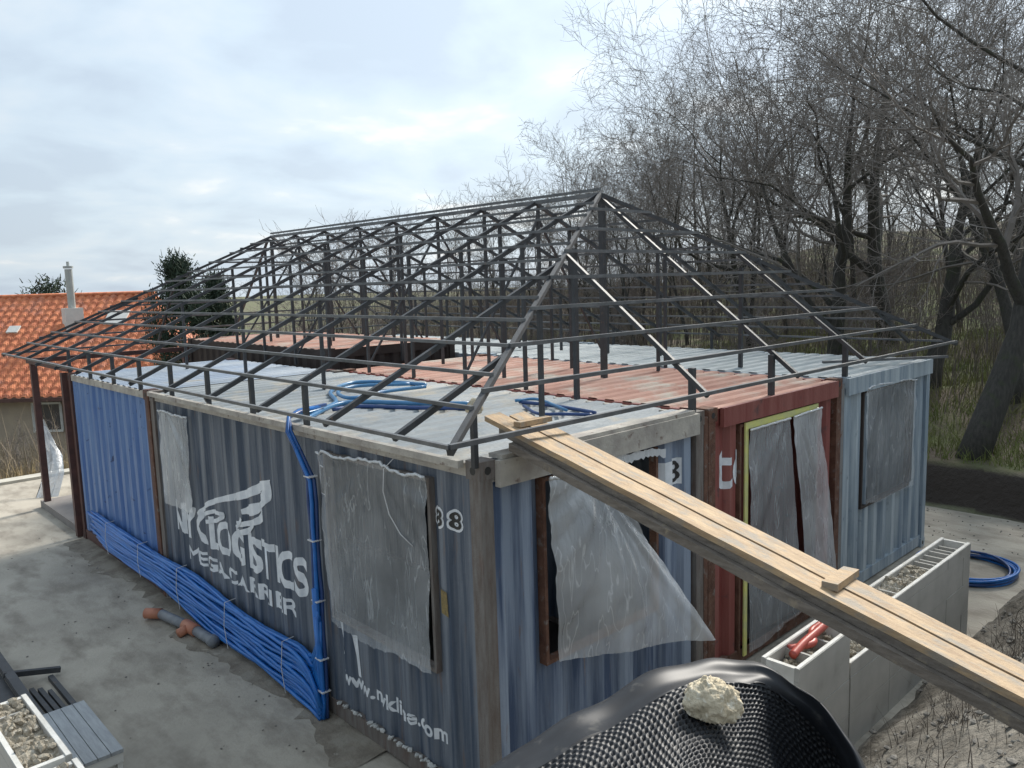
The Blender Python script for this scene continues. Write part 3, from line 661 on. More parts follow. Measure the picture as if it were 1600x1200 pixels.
for y in (2.75, 4.0, 5.3, 6.6, 7.9):
    part(MB().tube([(-.12, y, botz(y)-.01), (-.135, y+.02, (botz(y)+topz(y))/2), (-.12, y, topz(y)+.02), (-.0, y, topz(y)+.03)], .004, 4), 'wire', 'tie', t)
for i, (ox, oy) in enumerate([(-.035, 2.12), (-.035, 2.16), (-.068, 2.13), (-.068, 2.165)]):
    pts = [(.35+.06*i, 2.75+.03*i, 2.66), (.12, 2.55+.02*i, 2.68), (-.06, 2.45, 2.66), (ox-.05, 2.38, 2.55), (ox-.03, 2.28, 2.40), (ox, oy, 2.15)]
    for z in np.arange(1.95, .0, -.2): pts.append((ox+rng.normal(0, .003), oy+rng.normal(0, .004), z))
    pts.append((ox-.03, oy-.03, .02))
    # smooth
    part(MB().tube(pts, .018, 8), 'conduit', 'conduit' if i % 3 else 'conduitdark', t, True)
for z in (2.18, 1.62, 1.08, .55, .25):
    part(MB().box(-.095, -.01, 2.095, 2.19, z, z+.01), 'cable_tie', 'tie', t)
zr = H+.02
def hose(pxs, r, m, label, dz=0):
    pts = crom([onz(x, y, zr+dz) for x, y in pxs]); single(MB().tube(pts, r, 8), 'hose', m, label, 'hose', 'blue hoses lying on the roof', True)
hose([(470,648),(500,640),(525,628),(517,612),(550,598),(610,597),(665,601)], .022, 'conduitfade', 'blue hose curving round the outside of the loop on the roof')
hose([(665,604),(600,612),(548,622),(528,612),(560,603),(640,600)], .02, 'conduitfade', 'blue hose making the small inner loop on the roof', .03)
hose([(478,655),(520,634),(560,628),(640,630),(733,631)], .024, 'conduitfade', 'upper blue hose running straight to the end of the scaffold boards')
hose([(520,640),(560,635),(640,637),(735,638)], .02, 'conduitdark', 'lower dark blue hose running to the end of the scaffold boards', .0)
hose([(812,628),(850,632),(890,638),(930,645)], .018, 'conduitdark', 'dark blue hose end pointing right on the roof beyond the boards')
hose([(818,634),(840,646),(880,647),(925,648)], .015, 'conduitdark', 'thin dark blue hose lying lowest beyond the boards')
hose([(805,626),(840,624),(885,641)], .015, 'conduitfade', 'short bright blue hose lying behind the board ends', .02)
# coil on the ground at right
t = thing('hose_coil', 'coil of blue hose lying on the concrete at far right', 'hose coil', (7.35, -.72, 0))
for i in range(9):
    R_ = .56-.022*(i % 4); z = .03+.028*(i//3); ph = rng.uniform(0, 6); ex = rng.uniform(-.03, .03)
    pts = [(7.35+(R_+ex)*math.cos(a_)*1.05+.015*math.sin(3*a_+ph), -.72+R_*math.sin(a_)+.015*math.cos(2*a_+ph), z+.012*math.sin(2*a_+ph)) for a_ in np.linspace(0, 2*PI, 40)]
    part(MB().tube(pts, .016, 6, False), 'loop', 'conduitdark' if i % 2 else 'conduit', t, True)

# ------------------------------------------------------------------ drain pipe by the wall
t = thing('drain_pipe', 'grey drain pipe with orange fittings lying at the foot of the long side', 'drain pipe', (-.25, 4.9, 0))
q = [np.array(v) for v in ((-.42, 5.55, .08), (-.30, 5.40, .08), (-.22, 4.85, .08), (-.20, 4.62, .08), (-.17, 4.20, .07))]
part(MB().tube([q[0], q[1]], .062, 14), 'orange_fitting', 'orange', t, True)
part(MB().tube([q[1]+(0, -.02, 0), q[2]], .055, 14), 'pipe', 'greypipe', t, True)
part(MB().tube([q[2]+(0, .03, 0), q[3]], .066, 14), 'orange_fitting', 'orange', t, True)
part(MB().tube([q[2]+(0, -.08, .0), q[2]+(-.13, -.10, -.02)], .05, 14), 'orange_fitting', 'orange', t, True)
part(MB().tube([q[3]+(0, .02, 0), q[4]], .055, 14), 'pipe', 'greypipe', t, True)
part(MB().tube([q[4]+(0, .10, 0), q[4]+(0, .02, 0)], .064, 14), 'collar', 'greypipe', t, True)

# ------------------------------------------------------------------ foam block walls
def icf(label, a, b, z0, z1, wd=.27, fill=None, seed=0, cell=.13, name='foam_block_wall'):
    """hollow wall from a to b (xy, near face line), thickness to the left of the direction"""
    a = np.array(a, float); b = np.array(b, float); L = np.linalg.norm(b-a); d = (b-a)/L; n = np.array([-d[1], d[0]])
    t = thing(name, label, 'foam block wall', (a[0], a[1], z0), 'hollow foam block walls')
    P = lambda s_, o, z: (a[0]+d[0]*s_+n[0]*o, a[1]+d[1]*s_+n[1]*o, z)
    def bx(mb, s0, s1, o0, o1, za, zb):
        mb.add([P(s0,o0,za),P(s1,o0,za),P(s1,o1,za),P(s0,o1,za),P(s0,o0,zb),P(s1,o0,zb),P(s1,o1,zb),P(s0,o1,zb)], [(0,3,2,1),(4,5,6,7),(0,1,5,4),(1,2,6,5),(2,3,7,6),(3,0,4,7)])
    th = .036
    nb = max(1, round(L/.9)); g = np.random.default_rng(seed)
    for o0 in (0, wd-th):
        m_ = MB(); zz_ = z0; rr = 0
        while zz_ < z1-.01:
            zt = min(zz_+.3, z1)
            cuts = [0]+[min(L, (i+.5*(rr % 2))*.9) for i in range(1, nb+1) if (i+.5*(rr % 2))*.9 < L-.1]+[L]
            for s0, s1 in zip(cuts[:-1], cuts[1:]):
                e0 = g.uniform(-.0025, .0025); bx(m_, s0+.002, s1-.002, o0+e0, o0+th+e0, zz_+.002, zt-.001)
            zz_ = zt; rr += 1
        part(m_, 'foam_panel', 'eps', t)
    m_ = MB()
    bx(m_, .003, L-.003, .004, th-.004, z1-.001, z1+.004); bx(m_, .003, L-.003, wd-th+.004, wd-.004, z1-.001, z1+.004); part(m_, 'foam_rim', 'epsrim', t)
    m_ = MB(); bx(m_, .004, .04, th, wd-th, z0, z1-.004); bx(m_, L-.04, L-.004, th, wd-th, z0, z1-.004); part(m_, 'end_panel', 'epsrim', t)
    m_ = MB(); s_ = cell
    while s_ < L-.08: bx(m_, s_-.011, s_+.011, th, wd-th, z1-.2, z1-.02-g.uniform(0, .02)); s_ += cell
    part(m_, 'cross_webs', 'eps', t)
    m_ = MB(); lo = fill if fill is not None else .09
    nx_ = int(L/.025); nw = 9; vs = []
    zs = [[z1-lo-.10*float(sm(.45, .75, i/nx_))*(L > 1.5)+g.normal(0, .014)+.025*math.sin(i*.37+seed) for j in range(nw+1)] for i in range(nx_+1)]
    for i in range(nx_+1):
        for j in range(nw+1): vs.append(P(.02+(L-.04)*i/nx_, th+(wd-2*th)*j/nw, min(zs[i][j], z1+.03)))
    m_.add(vs, [(i*(nw+1)+j, i*(nw+1)+j+1, (i+1)*(nw+1)+j+1, (i+1)*(nw+1)+j) for i in range(nx_) for j in range(nw)])
    for q_ in range(int(L*55)): 
        s0 = g.uniform(.03, L-.03); c = P(s0, g.uniform(th+.015, wd-th-.015), z1-lo+.015-.10*float(sm(.45, .75, s0/L))*(L > 1.5)+.025*math.sin(s0/.025*.37+seed)); m_.lump(c, g.uniform(.01, .028), q_+seed, 1, .35)
    part(m_, 'concrete_fill', 'rubble', t)
    return t
icf('long hollow foam block wall at right with a beige rubble filled top', (3.38, -1.34), (5.38, -1.34), .0, 1.0, .28, .035, 1)
icf('short hollow foam block wall holding a red conduit, beside the black membrane', (1.74, -1.34), (2.60, -1.33), .0, 1.0, .29, .10, 2, .31)
icf('lower length of foam block wall running beneath the scaffold boards', (2.62, -1.33), (3.37, -1.34), .0, .72, .28, .05, 3)
icf('nearest hollow foam block wall at bottom left, filled with rubble', (-2.20, 1.36), (-2.22, 2.42), .0, .98, .28, .03, 4, .3)
icf('stub of foam block wall at the bottom left edge, one step lower', (-2.17, .35), (-2.18, 1.33), .0, .96, .28, .03, 5, .3)
pts = crom([(1.98, -1.17, .965), (2.15, -1.17, 1.0), (2.35, -1.18, 1.03), (2.52, -1.19, 1.06)])
single(MB().tube(pts, .032, 8), 'red_conduit', 'redplastic', 'straight red conduit lying in the top of the short foam wall', 'conduit', None, True)
pts = crom([(2.05, -1.10, .97), (2.22, -1.21, .99), (2.38, -1.12, 1.0), (2.50, -1.13, 1.02)])
single(MB().tube(pts, .026, 8), 'red_conduit', 'redplastic', 'curved faded red conduit beneath the straight one in the short foam wall', 'conduit', None, True)

# ------------------------------------------------------------------ scaffold boards
Ns, Ne = onz(757, 650, 2.86), onz(1600, 1091, 2.12); Fs, Fe = onz(806, 637, 2.86), onz(1600, 1040, 2.12)
ext = 1.45
Ne = Ns+(Ne-Ns)*ext; Fe = Fs+(Fe-Fs)*ext
def board(a0, a1, b0, b1, th, z=0.):
    a0, a1, b0, b1 = [np.array(v, float)+np.array([0, 0, z]) for v in (a0, a1, b0, b1)]
    dn = np.array([0, 0, -th]); n = 24; mb = MB(); vs = []
    for i in range(n+1):
        s_ = i/n; j = .0035*math.sin(i*1.9+z*100)
        A, B = lp(a0, a1, s_), lp(b0, b1, s_); e_ = (B-A)/np.linalg.norm(B-A)
        A = A+e_*j; B = B+e_*j*.6; vs += [A, B, B+dn, A+dn]
    fs = [(0, 1, 2, 3), (4*n+3, 4*n+2, 4*n+1, 4*n)]
    for i in range(n):
        for j in range(4): fs.append((4*i+j, 4*i+4+j, 4*i+4+(j+1) % 4, 4*i+(j+1) % 4))
    return mb.add(vs, fs)
def Q(s0, s1): return lp(Ns, Fs, s0), lp(Ne, Fe, s0), lp(Ns, Fs, s1), lp(Ne, Fe, s1)
a0, a1, b0, b1 = Q(0.0, .47)
single(board(a0, a1, b0, b1, .035), 'scaffold_board', 'wood', 'nearer of the two pale scaffold boards sloping off the roof', 'board', 'scaffold boards')
a0, a1, b0, b1 = Q(.50, 1.0)
single(board(lp(a0, a1, .02), a1, lp(b0, b1, .02), b1, .035, .006), 'scaffold_board', 'wood', 'farther of the two pale scaffold boards sloping off the roof', 'board', 'scaffold boards')
down = np.array([0, 0, 1.])
a0, a1, b0, b1 = Q(.02, .30)
single(board(lp(a0, a1, .03), a1, lp(b0, b1, .03), b1, .04, -.037), 'support_beam', 'woodgrey', 'dirty grey timber directly beneath the near scaffold board', 'beam')
a0, a1, b0, b1 = Q(-.10, .35)
single(board(lp(a0, a1, .06), a1, lp(b0, b1, .06), b1, .05, -.08), 'support_beam', 'woodgrey', 'deeper dirty beam lowest under the scaffold boards', 'beam')
a0, a1, b0, b1 = Q(.45, .98)
single(board(lp(a0, a1, .10), a1, lp(b0, b1, .10), b1, .05, -.037), 'support_beam', 'woodgrey', 'timber beneath the farther scaffold board', 'beam')
# cleats nailed over the boards
def topz_(px, py):   # point on the board surface under a line of sight
    n = np.cross(Ne-Ns, Fs-Ns); d = ray(px, py); return CAM+d*((n @ (Ns-CAM))/(n @ d))
c0, c1 = topz_(1296, 922), topz_(1330, 898)
single(MB().bar(c0+(0, 0, .018), c1+(0, 0, .018), .075, .035), 'cleat', 'wood', 'short pale cleat nailed across the middle of the scaffold boards', 'cleat')
c0, c1 = topz_(808, 668), topz_(858, 658)
single(MB().bar(c0+(0, 0, .02), c1+(0, 0, .02), .06, .035), 'cleat', 'wood', 'small pale cleat across the boards where they leave the roof', 'cleat')
c0 = topz_(742, 640)
pts = [c0+(0, 0, .02)+np.array([.05*math.cos(a_), .02*math.sin(a_*2), .045*math.sin(a_)]) for a_ in np.linspace(0, 2*PI, 14)]
mb = MB(); mb.tube(pts, .016, 6, False); mb.tube([p+np.array([.01, .03, 0]) for p in pts], .015, 6, False)
single(mb, 'rag_knot', 'foamchunk', 'pale rag knotted round the hip rafter at the end of the boards', 'rag', None, True)

# ------------------------------------------------------------------ black dimple membrane
rows = [
 [(745,1262,2.9),(915,1185,3.2),(1060,1105,3.35),(1165,1090,3.4),(1275,1150,3.2),(1375,1240,3.0),(1420,1350,2.8)],
 [(705,1232,2.40),(890,1122,2.60),(1045,1050,2.75),(1150,1029,2.80),(1250,1070,2.70),(1335,1170,2.50),(1385,1290,2.35)],
 [(740,1240,2.25),(915,1138,2.42),(1055,1073,2.55),(1150,1054,2.66),(1243,1086,2.64),(1322,1182,2.47),(1366,1296,2.32)],
 [(775,1262,2.1),(940,1168,2.25),(1062,1106,2.36),(1150,1092,2.50),(1226,1120,2.66),(1298,1205,2.62),(1335,1310,2.5)],
 [(800,1330,1.85),(955,1250,1.95),(1065,1190,2.05),(1150,1180,2.24),(1220,1210,2.56),(1275,1285,2.62),(1300,1380,2.5)],
 [(800,1450,1.55),(960,1380,1.65),(1065,1330,1.72),(1135,1320,1.85),(1190,1340,2.0),(1220,1400,2.0),(1235,1480,1.9)],
]
G = np.array([[at(*p) for p in r] for r in rows])
def cr1(P, s_):
    n = len(P)-1; i = min(int(s_), n-1); f = s_-i; g0 = P[i-1] if i > 0 else 2*P[0]-P[1]; g3 = P[i+2] if i+2 <= n else 2*P[n]-P[n-1]
    a_, b_, c_, d_ = g0, P[i], P[i+1], g3
    return .5*((2*b_)+(-a_+c_)*f+(2*a_-5*b_+4*c_-d_)*f*f+(-a_+3*b_-3*c_+d_)*f**3)
NU, NV = 420, 330
us = np.linspace(0, 6, NU); vv = np.linspace(0, 5, NV)
rowc = np.array([[cr1(G[r], u) for u in us] for r in range(6)])
S = np.array([[cr1(rowc[:, i], v) for i in range(NU)] for v in vv])
UU, VV = np.meshgrid(us, vv)
S = S+np.array([0, 0, 1.])*(.014*np.sin(UU*3.1+VV*1.7)*np.cos(UU*1.3-VV*2.2)+.006*np.sin(UU*7.3+1.1)*(VV < 2.4))[..., None]*np.clip(UU, 0, 1)[..., None]
du = np.gradient(S, axis=1); dv = np.gradient(S, axis=0)
nr = np.cross(du, dv); nr /= np.linalg.norm(nr, axis=2, keepdims=True)
sgn = np.sign((nr*(CAM-S)).sum(2, keepdims=True)); sgn = np.sign(sgn[200:230, 100:200].mean()); nr = nr*sgn
lu = np.cumsum(np.linalg.norm(du, axis=2).mean(0)); lv = np.cumsum(np.linalg.norm(dv, axis=2)[:, 100:300].mean(1))
v0 = lv[int(NV*2.25/5)]
LU, LV = np.meshgrid(lu, lv); pit = .025
row_i = np.floor((LV-v0)/pit); cu = ((LU+row_i % 2*pit/2) % pit)-pit/2; cv = ((LV-v0) % pit)-pit/2
rr = np.hypot(cu, cv); dep = np.clip((.0098-rr)/.0022, 0, 1)*.014*(LV > v0+pit)
wob = .008*np.sin(LU*6+1)*np.sin(LV*5)+.0015*np.sin(LU*31+LV*11)
S2 = S-nr*dep[..., None]+nr*wob[..., None]
memb = MB(); memb.v = [tuple(p) for p in S2.reshape(-1, 3)]
memb.f = [(j*NU+i, j*NU+i+1, (j+1)*NU+i+1, (j+1)*NU+i) for j in range(NV-1) for i in range(NU-1)]
membrane = single(memb, 'dimple_membrane', 'hdpe', 'black dimpled plastic membrane humped up in the foreground', 'membrane', None, True)
solid(membrane, .0012, -1 if sgn > 0 else 1)
# foam lump on top of the membrane
fc = at(1112, 1096, 2.30)
bm = bmesh.new(); bmesh.ops.create_icosphere(bm, subdivisions=5, radius=1)
from mathutils import noise as mnoise
for v in bm.verts:
    p = v.co.copy(); n_ = mnoise.noise(p*1.6+Vector((3, 1, 2)))*.28+mnoise.noise(p*4.5)*.14+mnoise.noise(p*11)*.11+mnoise.noise(p*24)*.06
    p = p*(1+n_); p.z = max(p.z, -.55); tp = 1-.28*max(0, p.z)
    v.co = Vector((p.x*.078*tp, p.y*.062*tp, p.z*.074))
me = bpy.data.meshes.new('foam_lump'); bm.to_mesh(me); bm.free(); o = link('foam_lump', me, 'foamchunk', None, True)
o.location = fc; o.rotation_euler = (0, .15, -YAW); tag(o, 'knobbly yellowed foam lump weighing down the black membrane', 'foam lump')

# ------------------------------------------------------------------ bottom-left bench and steel offcuts
t = thing('work_bench', 'low grey board bench beside the bottom left foam wall', 'bench', (-1.9, 2.5, 0))
for i in range(4): part(MB().box(-2.07+i*.087, -2.07+i*.087+.082, 2.05, 3.02, .475, .50+.001*i), 'board', 'tablegrey', t)
part(MB().box(-2.06, -1.73, 2.06, 2.10, .40, .473), 'rail', 'whitepaint', t); part(MB().box(-2.06, -1.73, 2.97, 3.01, .40, .473), 'rail', 'tablegrey', t)
for x in (-2.05, -1.77):
    for y in (2.07, 2.97): part(MB().box(x, x+.035, y, y+.035, .0, .40), 'leg', 'whitepaint', t)
part(MB().box(-2.06, -1.73, 2.12, 2.95, .05, .38), 'box', 'whitepaint', t)
tl = ['topmost dark steel tube leaning past the bottom left foam wall', 'dark steel tube lying across the ends of the others', 'single dark steel tube lying right of the stack', 'short steel offcut leftmost of four beside the grey bench', 'second short steel offcut from the left beside the grey bench', 'third short steel offcut from the left beside the grey bench', 'rightmost short steel offcut beside the grey bench', 'wide dark steel channel lying under the leaning tube']
tb = [((-1.93, 5.6, .15), (-1.93, 3.5, .17), .08), ((-1.98, 4.82, .17), (-1.50, 4.80, .06), .05), ((-1.60, 4.75, .03), (-1.58, 3.10, .03), .045),
      ((-1.86, 4.52, .03), (-1.84, 3.45, .03), .04), ((-1.80, 4.60, .03), (-1.77, 3.50, .03), .04), ((-1.74, 4.54, .03), (-1.71, 3.42, .03), .04), ((-1.68, 4.44, .03), (-1.66, 3.5, .03), .035),
      ((-2.05, 6.0, .06), (-2.03, 3.3, .06), .16)]
for (a, b, wd), lb in zip(tb, tl): single(MB().bar(a, b, wd, min(wd, .06)), 'steel_tube', 'steel', lb, 'steel tube', 'steel tubes on the concrete')

# ------------------------------------------------------------------ loose stones and soil
sg = MB(); g = np.random.default_rng(5)
for i in range(2600):
    x, y = g.uniform(-.5, 9.5), g.uniform(-4.2, -1.42)
    if g.random() > .35+.65*min(1, (-1.4-y)/1.0): continue
    sg.lump((x, y, ground_h(x, y)+.005), g.uniform(.006, .03)*(1.6 if g.random() < .06 else 1), i, 1, .3, .6)
for i in range(170):
    cx_, cy_ = [(-1.2, 3.2), (-.6, 5.6), (-2.2, 7.5), (-.5, 1.6), (-1.5, 9.5)][g.integers(5)]; x, y = g.normal(cx_, .55), g.normal(cy_, .8)
    if x > -.06: continue
    if g.random() < .5: x = -.15-abs(g.normal(0, .25))
    sg.lump((x, y, .008), g.uniform(.003, .012), i, 1, .3, .6)
for i in range(300):
    x, y = g.uniform(8.2, 10.1), g.uniform(-1.4, 5); sg.lump((x, y, .008), g.uniform(.004, .018), i, 1, .3, .6)
tag(sg.build('gravel', 'stone'), kind='stuff')

# ------------------------------------------------------------------ vegetation
def blades(name, n, xr, yr, hr, m, cond=None, seed=0, lean=.5, wd=.012, branch=0):
    g = np.random.default_rng(seed); X = g.uniform(*xr, n); Y = g.uniform(*yr, n)
    if cond is not None: k_ = cond(X, Y, g); X, Y = X[k_], Y[k_]
    n = len(X); Z0 = ground_h(X, Y)-.02; hh = g.uniform(*hr, n)
    V = []; F = []
    segs = 3
    a = g.uniform(0, 2*PI, n); ln = g.normal(0, lean, n)*hh; an = g.uniform(0, 2*PI, n)
    b = np.stack([X, Y, Z0], 1); wv = np.stack([np.cos(an), np.sin(an), 0*an], 1)
    lv_ = np.stack([np.cos(a), np.sin(a), 0*a], 1)
    for i in range(segs+1):
        s_ = i/segs; c = b+np.array([0, 0, 1])*(hh*s_)[:, None]+lv_*(ln*s_**1.6)[:, None]
        ww = wd*(1-s_*.85); V.append(c-wv*ww/2); V.append(c+wv*ww/2)
    V = np.stack(V, 1).reshape(-1, 3); k_ = 2*(segs+1)
    for i in range(n):
        for s_ in range(segs): F.append((i*k_+2*s_, i*k_+2*s_+1, i*k_+2*s_+3, i*k_+2*s_+2))
    me = bpy.data.meshes.new(name); me.from_pydata(V.tolist(), [], F); me.update()
    return link(name, me, m)
inwood = lambda X, Y, g: (X > 10.75) | (Y > 15.6)
tag(blades('dry_grass', 30000, (-16, 16), (15.2, 27), (.10, .45), 'grassdry', None, 1, .5, .02), kind='stuff')
tag(blades('grass', 42000, (10.6, 22), (-8, 10), (.08, .30), 'grassgreen', None, 2, .7, .02), kind='stuff')
tag(blades('dry_grass', 9000, (.8, 7), (-4.6, -1.5), (.04, .26), 'brush', lambda X, Y, g: g.random(len(X)) < sm(-1.5, -2.3, Y)*sm(1.0, 3.2, X), 7, .9, .008), kind='stuff')
tag(blades('undergrowth', 26000, (10.7, 40), (-12, 34), (.4, 2.0), 'brush', lambda X, Y, g: (g.random(len(X)) < sm(11.5, 16, X)), 3, .35, .018), kind='stuff')
tag(blades('undergrowth', 20000, (15, 62), (-25, 60), (1.0, 3.6), 'brush', lambda X, Y, g: (X*.7+Y*.7 > 20), 5, .28, .026), kind='stuff')
tag(blades('undergrowth', 16000, (-8, 16), (16.5, 24), (.6, 1.9), 'brushpale', lambda X, Y, g: g.random(len(X)) < .35+.6*sm(-.3, .5, np.sin(X*1.9+Y*.7)*np.cos(Y*1.3)), 4, .3, .02), kind='stuff')

def make_tree(seed, Ht, r0, spread=.9, levels=5, nch=(7, 6, 5, 5, 4), lean=(0, 0), droop=.0, first=.28, fork=False, tl=.78, lim=(.42, .68), taper=.72, twigr=.0036, wig=.16):
    g = np.random.default_rng(seed); T = MB(); Cn = MB(); lines = []
    def grow(p, d, L, r, lv):
        n = (9, 7, 6, 5, 4, 3)[lv]; pts = [p]; rs = [r]; dirs = []
        for i in range(n):
            d = d+g.normal(0, wig*(1 if lv else .45), 3)+np.array([0, 0, (.06, .05, .035, .03, .02, .02)[lv]-droop*(lv > 1)])
            d = d/np.linalg.norm(d); p = p+d*L/n; pts.append(p); rs.append(max(r*(1-(i+1)/n*(taper if lv < 2 else .72)), twigr*.55)); dirs.append(d)
        lines.append((pts, rs, lv))
        if lv >= levels-1: return
        k_ = nch[lv]
        for c in range(k_):
            f = (first if lv == 0 else .18)+(1-(first if lv == 0 else .18))*(c+g.uniform(.1, .9))/k_
            i = min(int(f*n), n-1); fr = f*n-i; q = pts[i]+(pts[i+1]-pts[i])*fr; dd = dirs[i]
            ax = np.cross(dd, g.normal(0, 1, 3)); ax /= np.linalg.norm(ax)
            an = g.uniform(.55, 1.15)*(spread if lv == 0 else .9); nd = dd*math.cos(an)+ax*math.sin(an)
            if lv == 0: nd = nd+np.array([0, 0, .15])
            ll = L*(g.uniform(*lim) if lv < 2 else g.uniform(.42, .66))*(1.05-.35*f if lv == 0 else 1-.3*f); rr_ = max(rs[i]*g.uniform(.42, .62), twigr)
            grow(q, nd, ll, rr_, lv+1)
    grow(np.array([0, 0, -.15]), np.array([lean[0], lean[1], 1.])/math.hypot(1, *lean), Ht*tl, r0, 0)
    Tl = [l for l in lines if l[2] <= 1]; Cl = [l for l in lines if l[2] > 1]
    for pts, rs, lv in Tl: T.tube(pts, rs, 10 if lv == 0 else 6, lv == 0)
    for pts, rs, lv in Cl: Cn.tube(pts, rs, 4 if lv == 2 else 3, False)
    mt = bpy.data.meshes.new('trunk'); mt.from_pydata(T.v, [], T.f); mt.materials.append(M['bark']); mt.polygons.foreach_set('use_smooth', [True]*len(mt.polygons))
    mc = bpy.data.meshes.new('crown'); mc.from_pydata(Cn.v, [], Cn.f); mc.materials.append(M['twig'])
    return mt, mc
def put_tree(pr, x, y, sc, rz, label, group, name='bare_tree', zs=1.0, sink=.1):
    z = float(ground_h(x, y))-sink
    o = thing(name, label, 'tree', (x, y, z), group, rz); o.scale = (sc, sc, sc*zs)
    for nm, me in zip(('trunk', 'crown'), pr):
        c = bpy.data.objects.new(nm, me); COL.objects.link(c); c.parent = o
    return o
big = [make_tree(11, 11, .25, 1.05, 5, (8, 9, 8, 6, 4), (.42, -.38), wig=.20, first=.22, tl=.66, lim=(.55, .85), taper=.88, twigr=.0045),
       make_tree(12, 10, .20, 1.15, 5, (8, 9, 8, 6, 4), (-.10, .06), wig=.24, first=.16, tl=.60, lim=(.6, .95), taper=.88, twigr=.0045),
       make_tree(13, 10, .14, 1.0, 5, (8, 9, 8, 6, 4), (.08, .1), wig=.22, first=.2, tl=.62, lim=(.6, .9), taper=.88, twigr=.0045)]
mid = [make_tree(21, 8, .075, .95, 5, (9, 8, 6, 4, 3), wig=.18, twigr=.005, first=.2, tl=.72, lim=(.5, .75), taper=.85),
       make_tree(22, 8, .07, .7, 5, (9, 8, 6, 4, 3), (.05, 0), wig=.16, twigr=.005, first=.2, tl=.75, lim=(.5, .75), taper=.85),
       make_tree(23, 7, .06, .8, 5, (8, 7, 6, 4, 3), (-.1, .05), wig=.18, twigr=.005, first=.2, tl=.75, lim=(.5, .7), taper=.85)]
sap = [make_tree(31, 6, .045, .45, 4, (9, 6, 5), wig=.09, twigr=.006), make_tree(32, 6, .04, .55, 4, (9, 7, 5), (.05, .05), wig=.1, twigr=.006)]
p = onz(1512, 708, .72)
put_tree(big[0], p[0], p[1], 1.05, 0.0, 'big dark leaning tree rooted on the bank right of the pale blue container', 'bare trees of the wood')
q_ = at(1300, 560, 19); put_tree(big[1], q_[0], q_[1], 1.12, 2.0, 'broad spreading dark tree behind the right corner of the roof frame', 'bare trees of the wood')
q_ = at(1590, 600, 15.5); put_tree(big[2], q_[0], q_[1], 1.1, 1.0, 'bare tree with its trunk cut by the right edge of the photo', 'bare trees of the wood')
q_ = at(1455, 560, 17.5); put_tree(big[1], q_[0], q_[1], 1.1, 4.2, 'bare tree rising just left of the big leaning trunk', 'bare trees of the wood')
q_ = at(1180, 540, 24); put_tree(big[2], q_[0], q_[1], 1.05, 3.1, 'tall bare tree forming the left shoulder of the dark crowns', 'bare trees of the wood')
q_ = at(1390, 560, 23); put_tree(big[0], q_[0], q_[1], 1.1, 3.6, 'tall bare tree standing between the two dark forked trees', 'bare trees of the wood')
def ytop_scale(d, px, ytop, Hm, x, y):
    z = at(px, ytop, d)[2]; return max(.25, (z-float(ground_h(x, y)))/Hm)
g = np.random.default_rng(42)
for i, (px, d, yt) in enumerate([(1230, 26, 60), (1330, 28, 10), (1500, 24, -60), (1590, 27, -30), (1120, 27, 130), (1075, 25, 150), (1010, 28, 215), (960, 27, 225),
        (925, 31, 200), (1170, 24, 90), (1100, 33, 120), (1000, 24, 215), (1050, 33, 190), (885, 29, 245), (1555, 33, 60), (1380, 33, 120)]):
    q_ = at(px, 540, d); sc = ytop_scale(d, px, yt, 9.0, q_[0], q_[1]); pr = (mid[1], mid[0], mid[2])[i % 3]
    sc = ytop_scale(d, px, yt, (7.6, 7.6, 6.8)[i % 3], q_[0], q_[1])
    put_tree(pr, q_[0], q_[1], sc, g.uniform(0, 6), 'bare grey tree deep in the wood behind the containers', 'bare trees deep in the wood')
for i in range(46):
    px = 470+i*25+g.uniform(-10, 10); d = g.uniform(26, 44); q_ = at(px, 520, d)
    yt = np.interp(px, [430, 560, 700, 850, 950, 1200, 1600], [345, 335, 325, 285, 270, 250, 200])+g.uniform(-14, 40)
    Hm = (6.0, 6.0, 7.6)[i % 3]; sc = ytop_scale(d, px, yt, Hm*.93, q_[0], q_[1])
    put_tree((sap[0], sap[1], mid[2])[i % 3], q_[0], q_[1], sc, g.uniform(0, 6), 'thin bare sapling in the row behind the roof frame', 'thin saplings behind the roof frame', 'bare_sapling')
# shrubs low in the wood
shr = [make_tree(51, 2.6, .03, 1.1, 4, (10, 7, 5), first=.03, wig=.2, twigr=.005), make_tree(52, 2.4, .025, 1.2, 4, (11, 7, 5), first=.02, wig=.22, twigr=.005)]
for mt_, mc_ in shr: mc_.materials[0] = M['twigpale']; mt_.materials[0] = M['twigpale']
for i in range(90):
    px = g.uniform(380, 1640); d = g.uniform(17 if px > 1100 else 22, 38); q_ = at(px, 560, d)
    if q_[0] < 10.8 and q_[1] < 16.5: continue
    put_tree(shr[i % 2], q_[0], q_[1], g.uniform(.7, 1.3), g.uniform(0, 6), 'low tangled pale shrub on the wood floor behind the containers', 'low shrubs of the wood', 'bare_shrub')
for i, (px, d) in enumerate([(10, 21), (45, 20), (88, 20.5), (-20, 20), (70, 22)]):
    q_ = at(px, 700, d); put_tree(shr[i % 2], q_[0], q_[1], .8, g.uniform(0, 6), 'low tangled pale shrub in front of the orange roofed house', 'low shrubs by the house', 'bare_shrub')
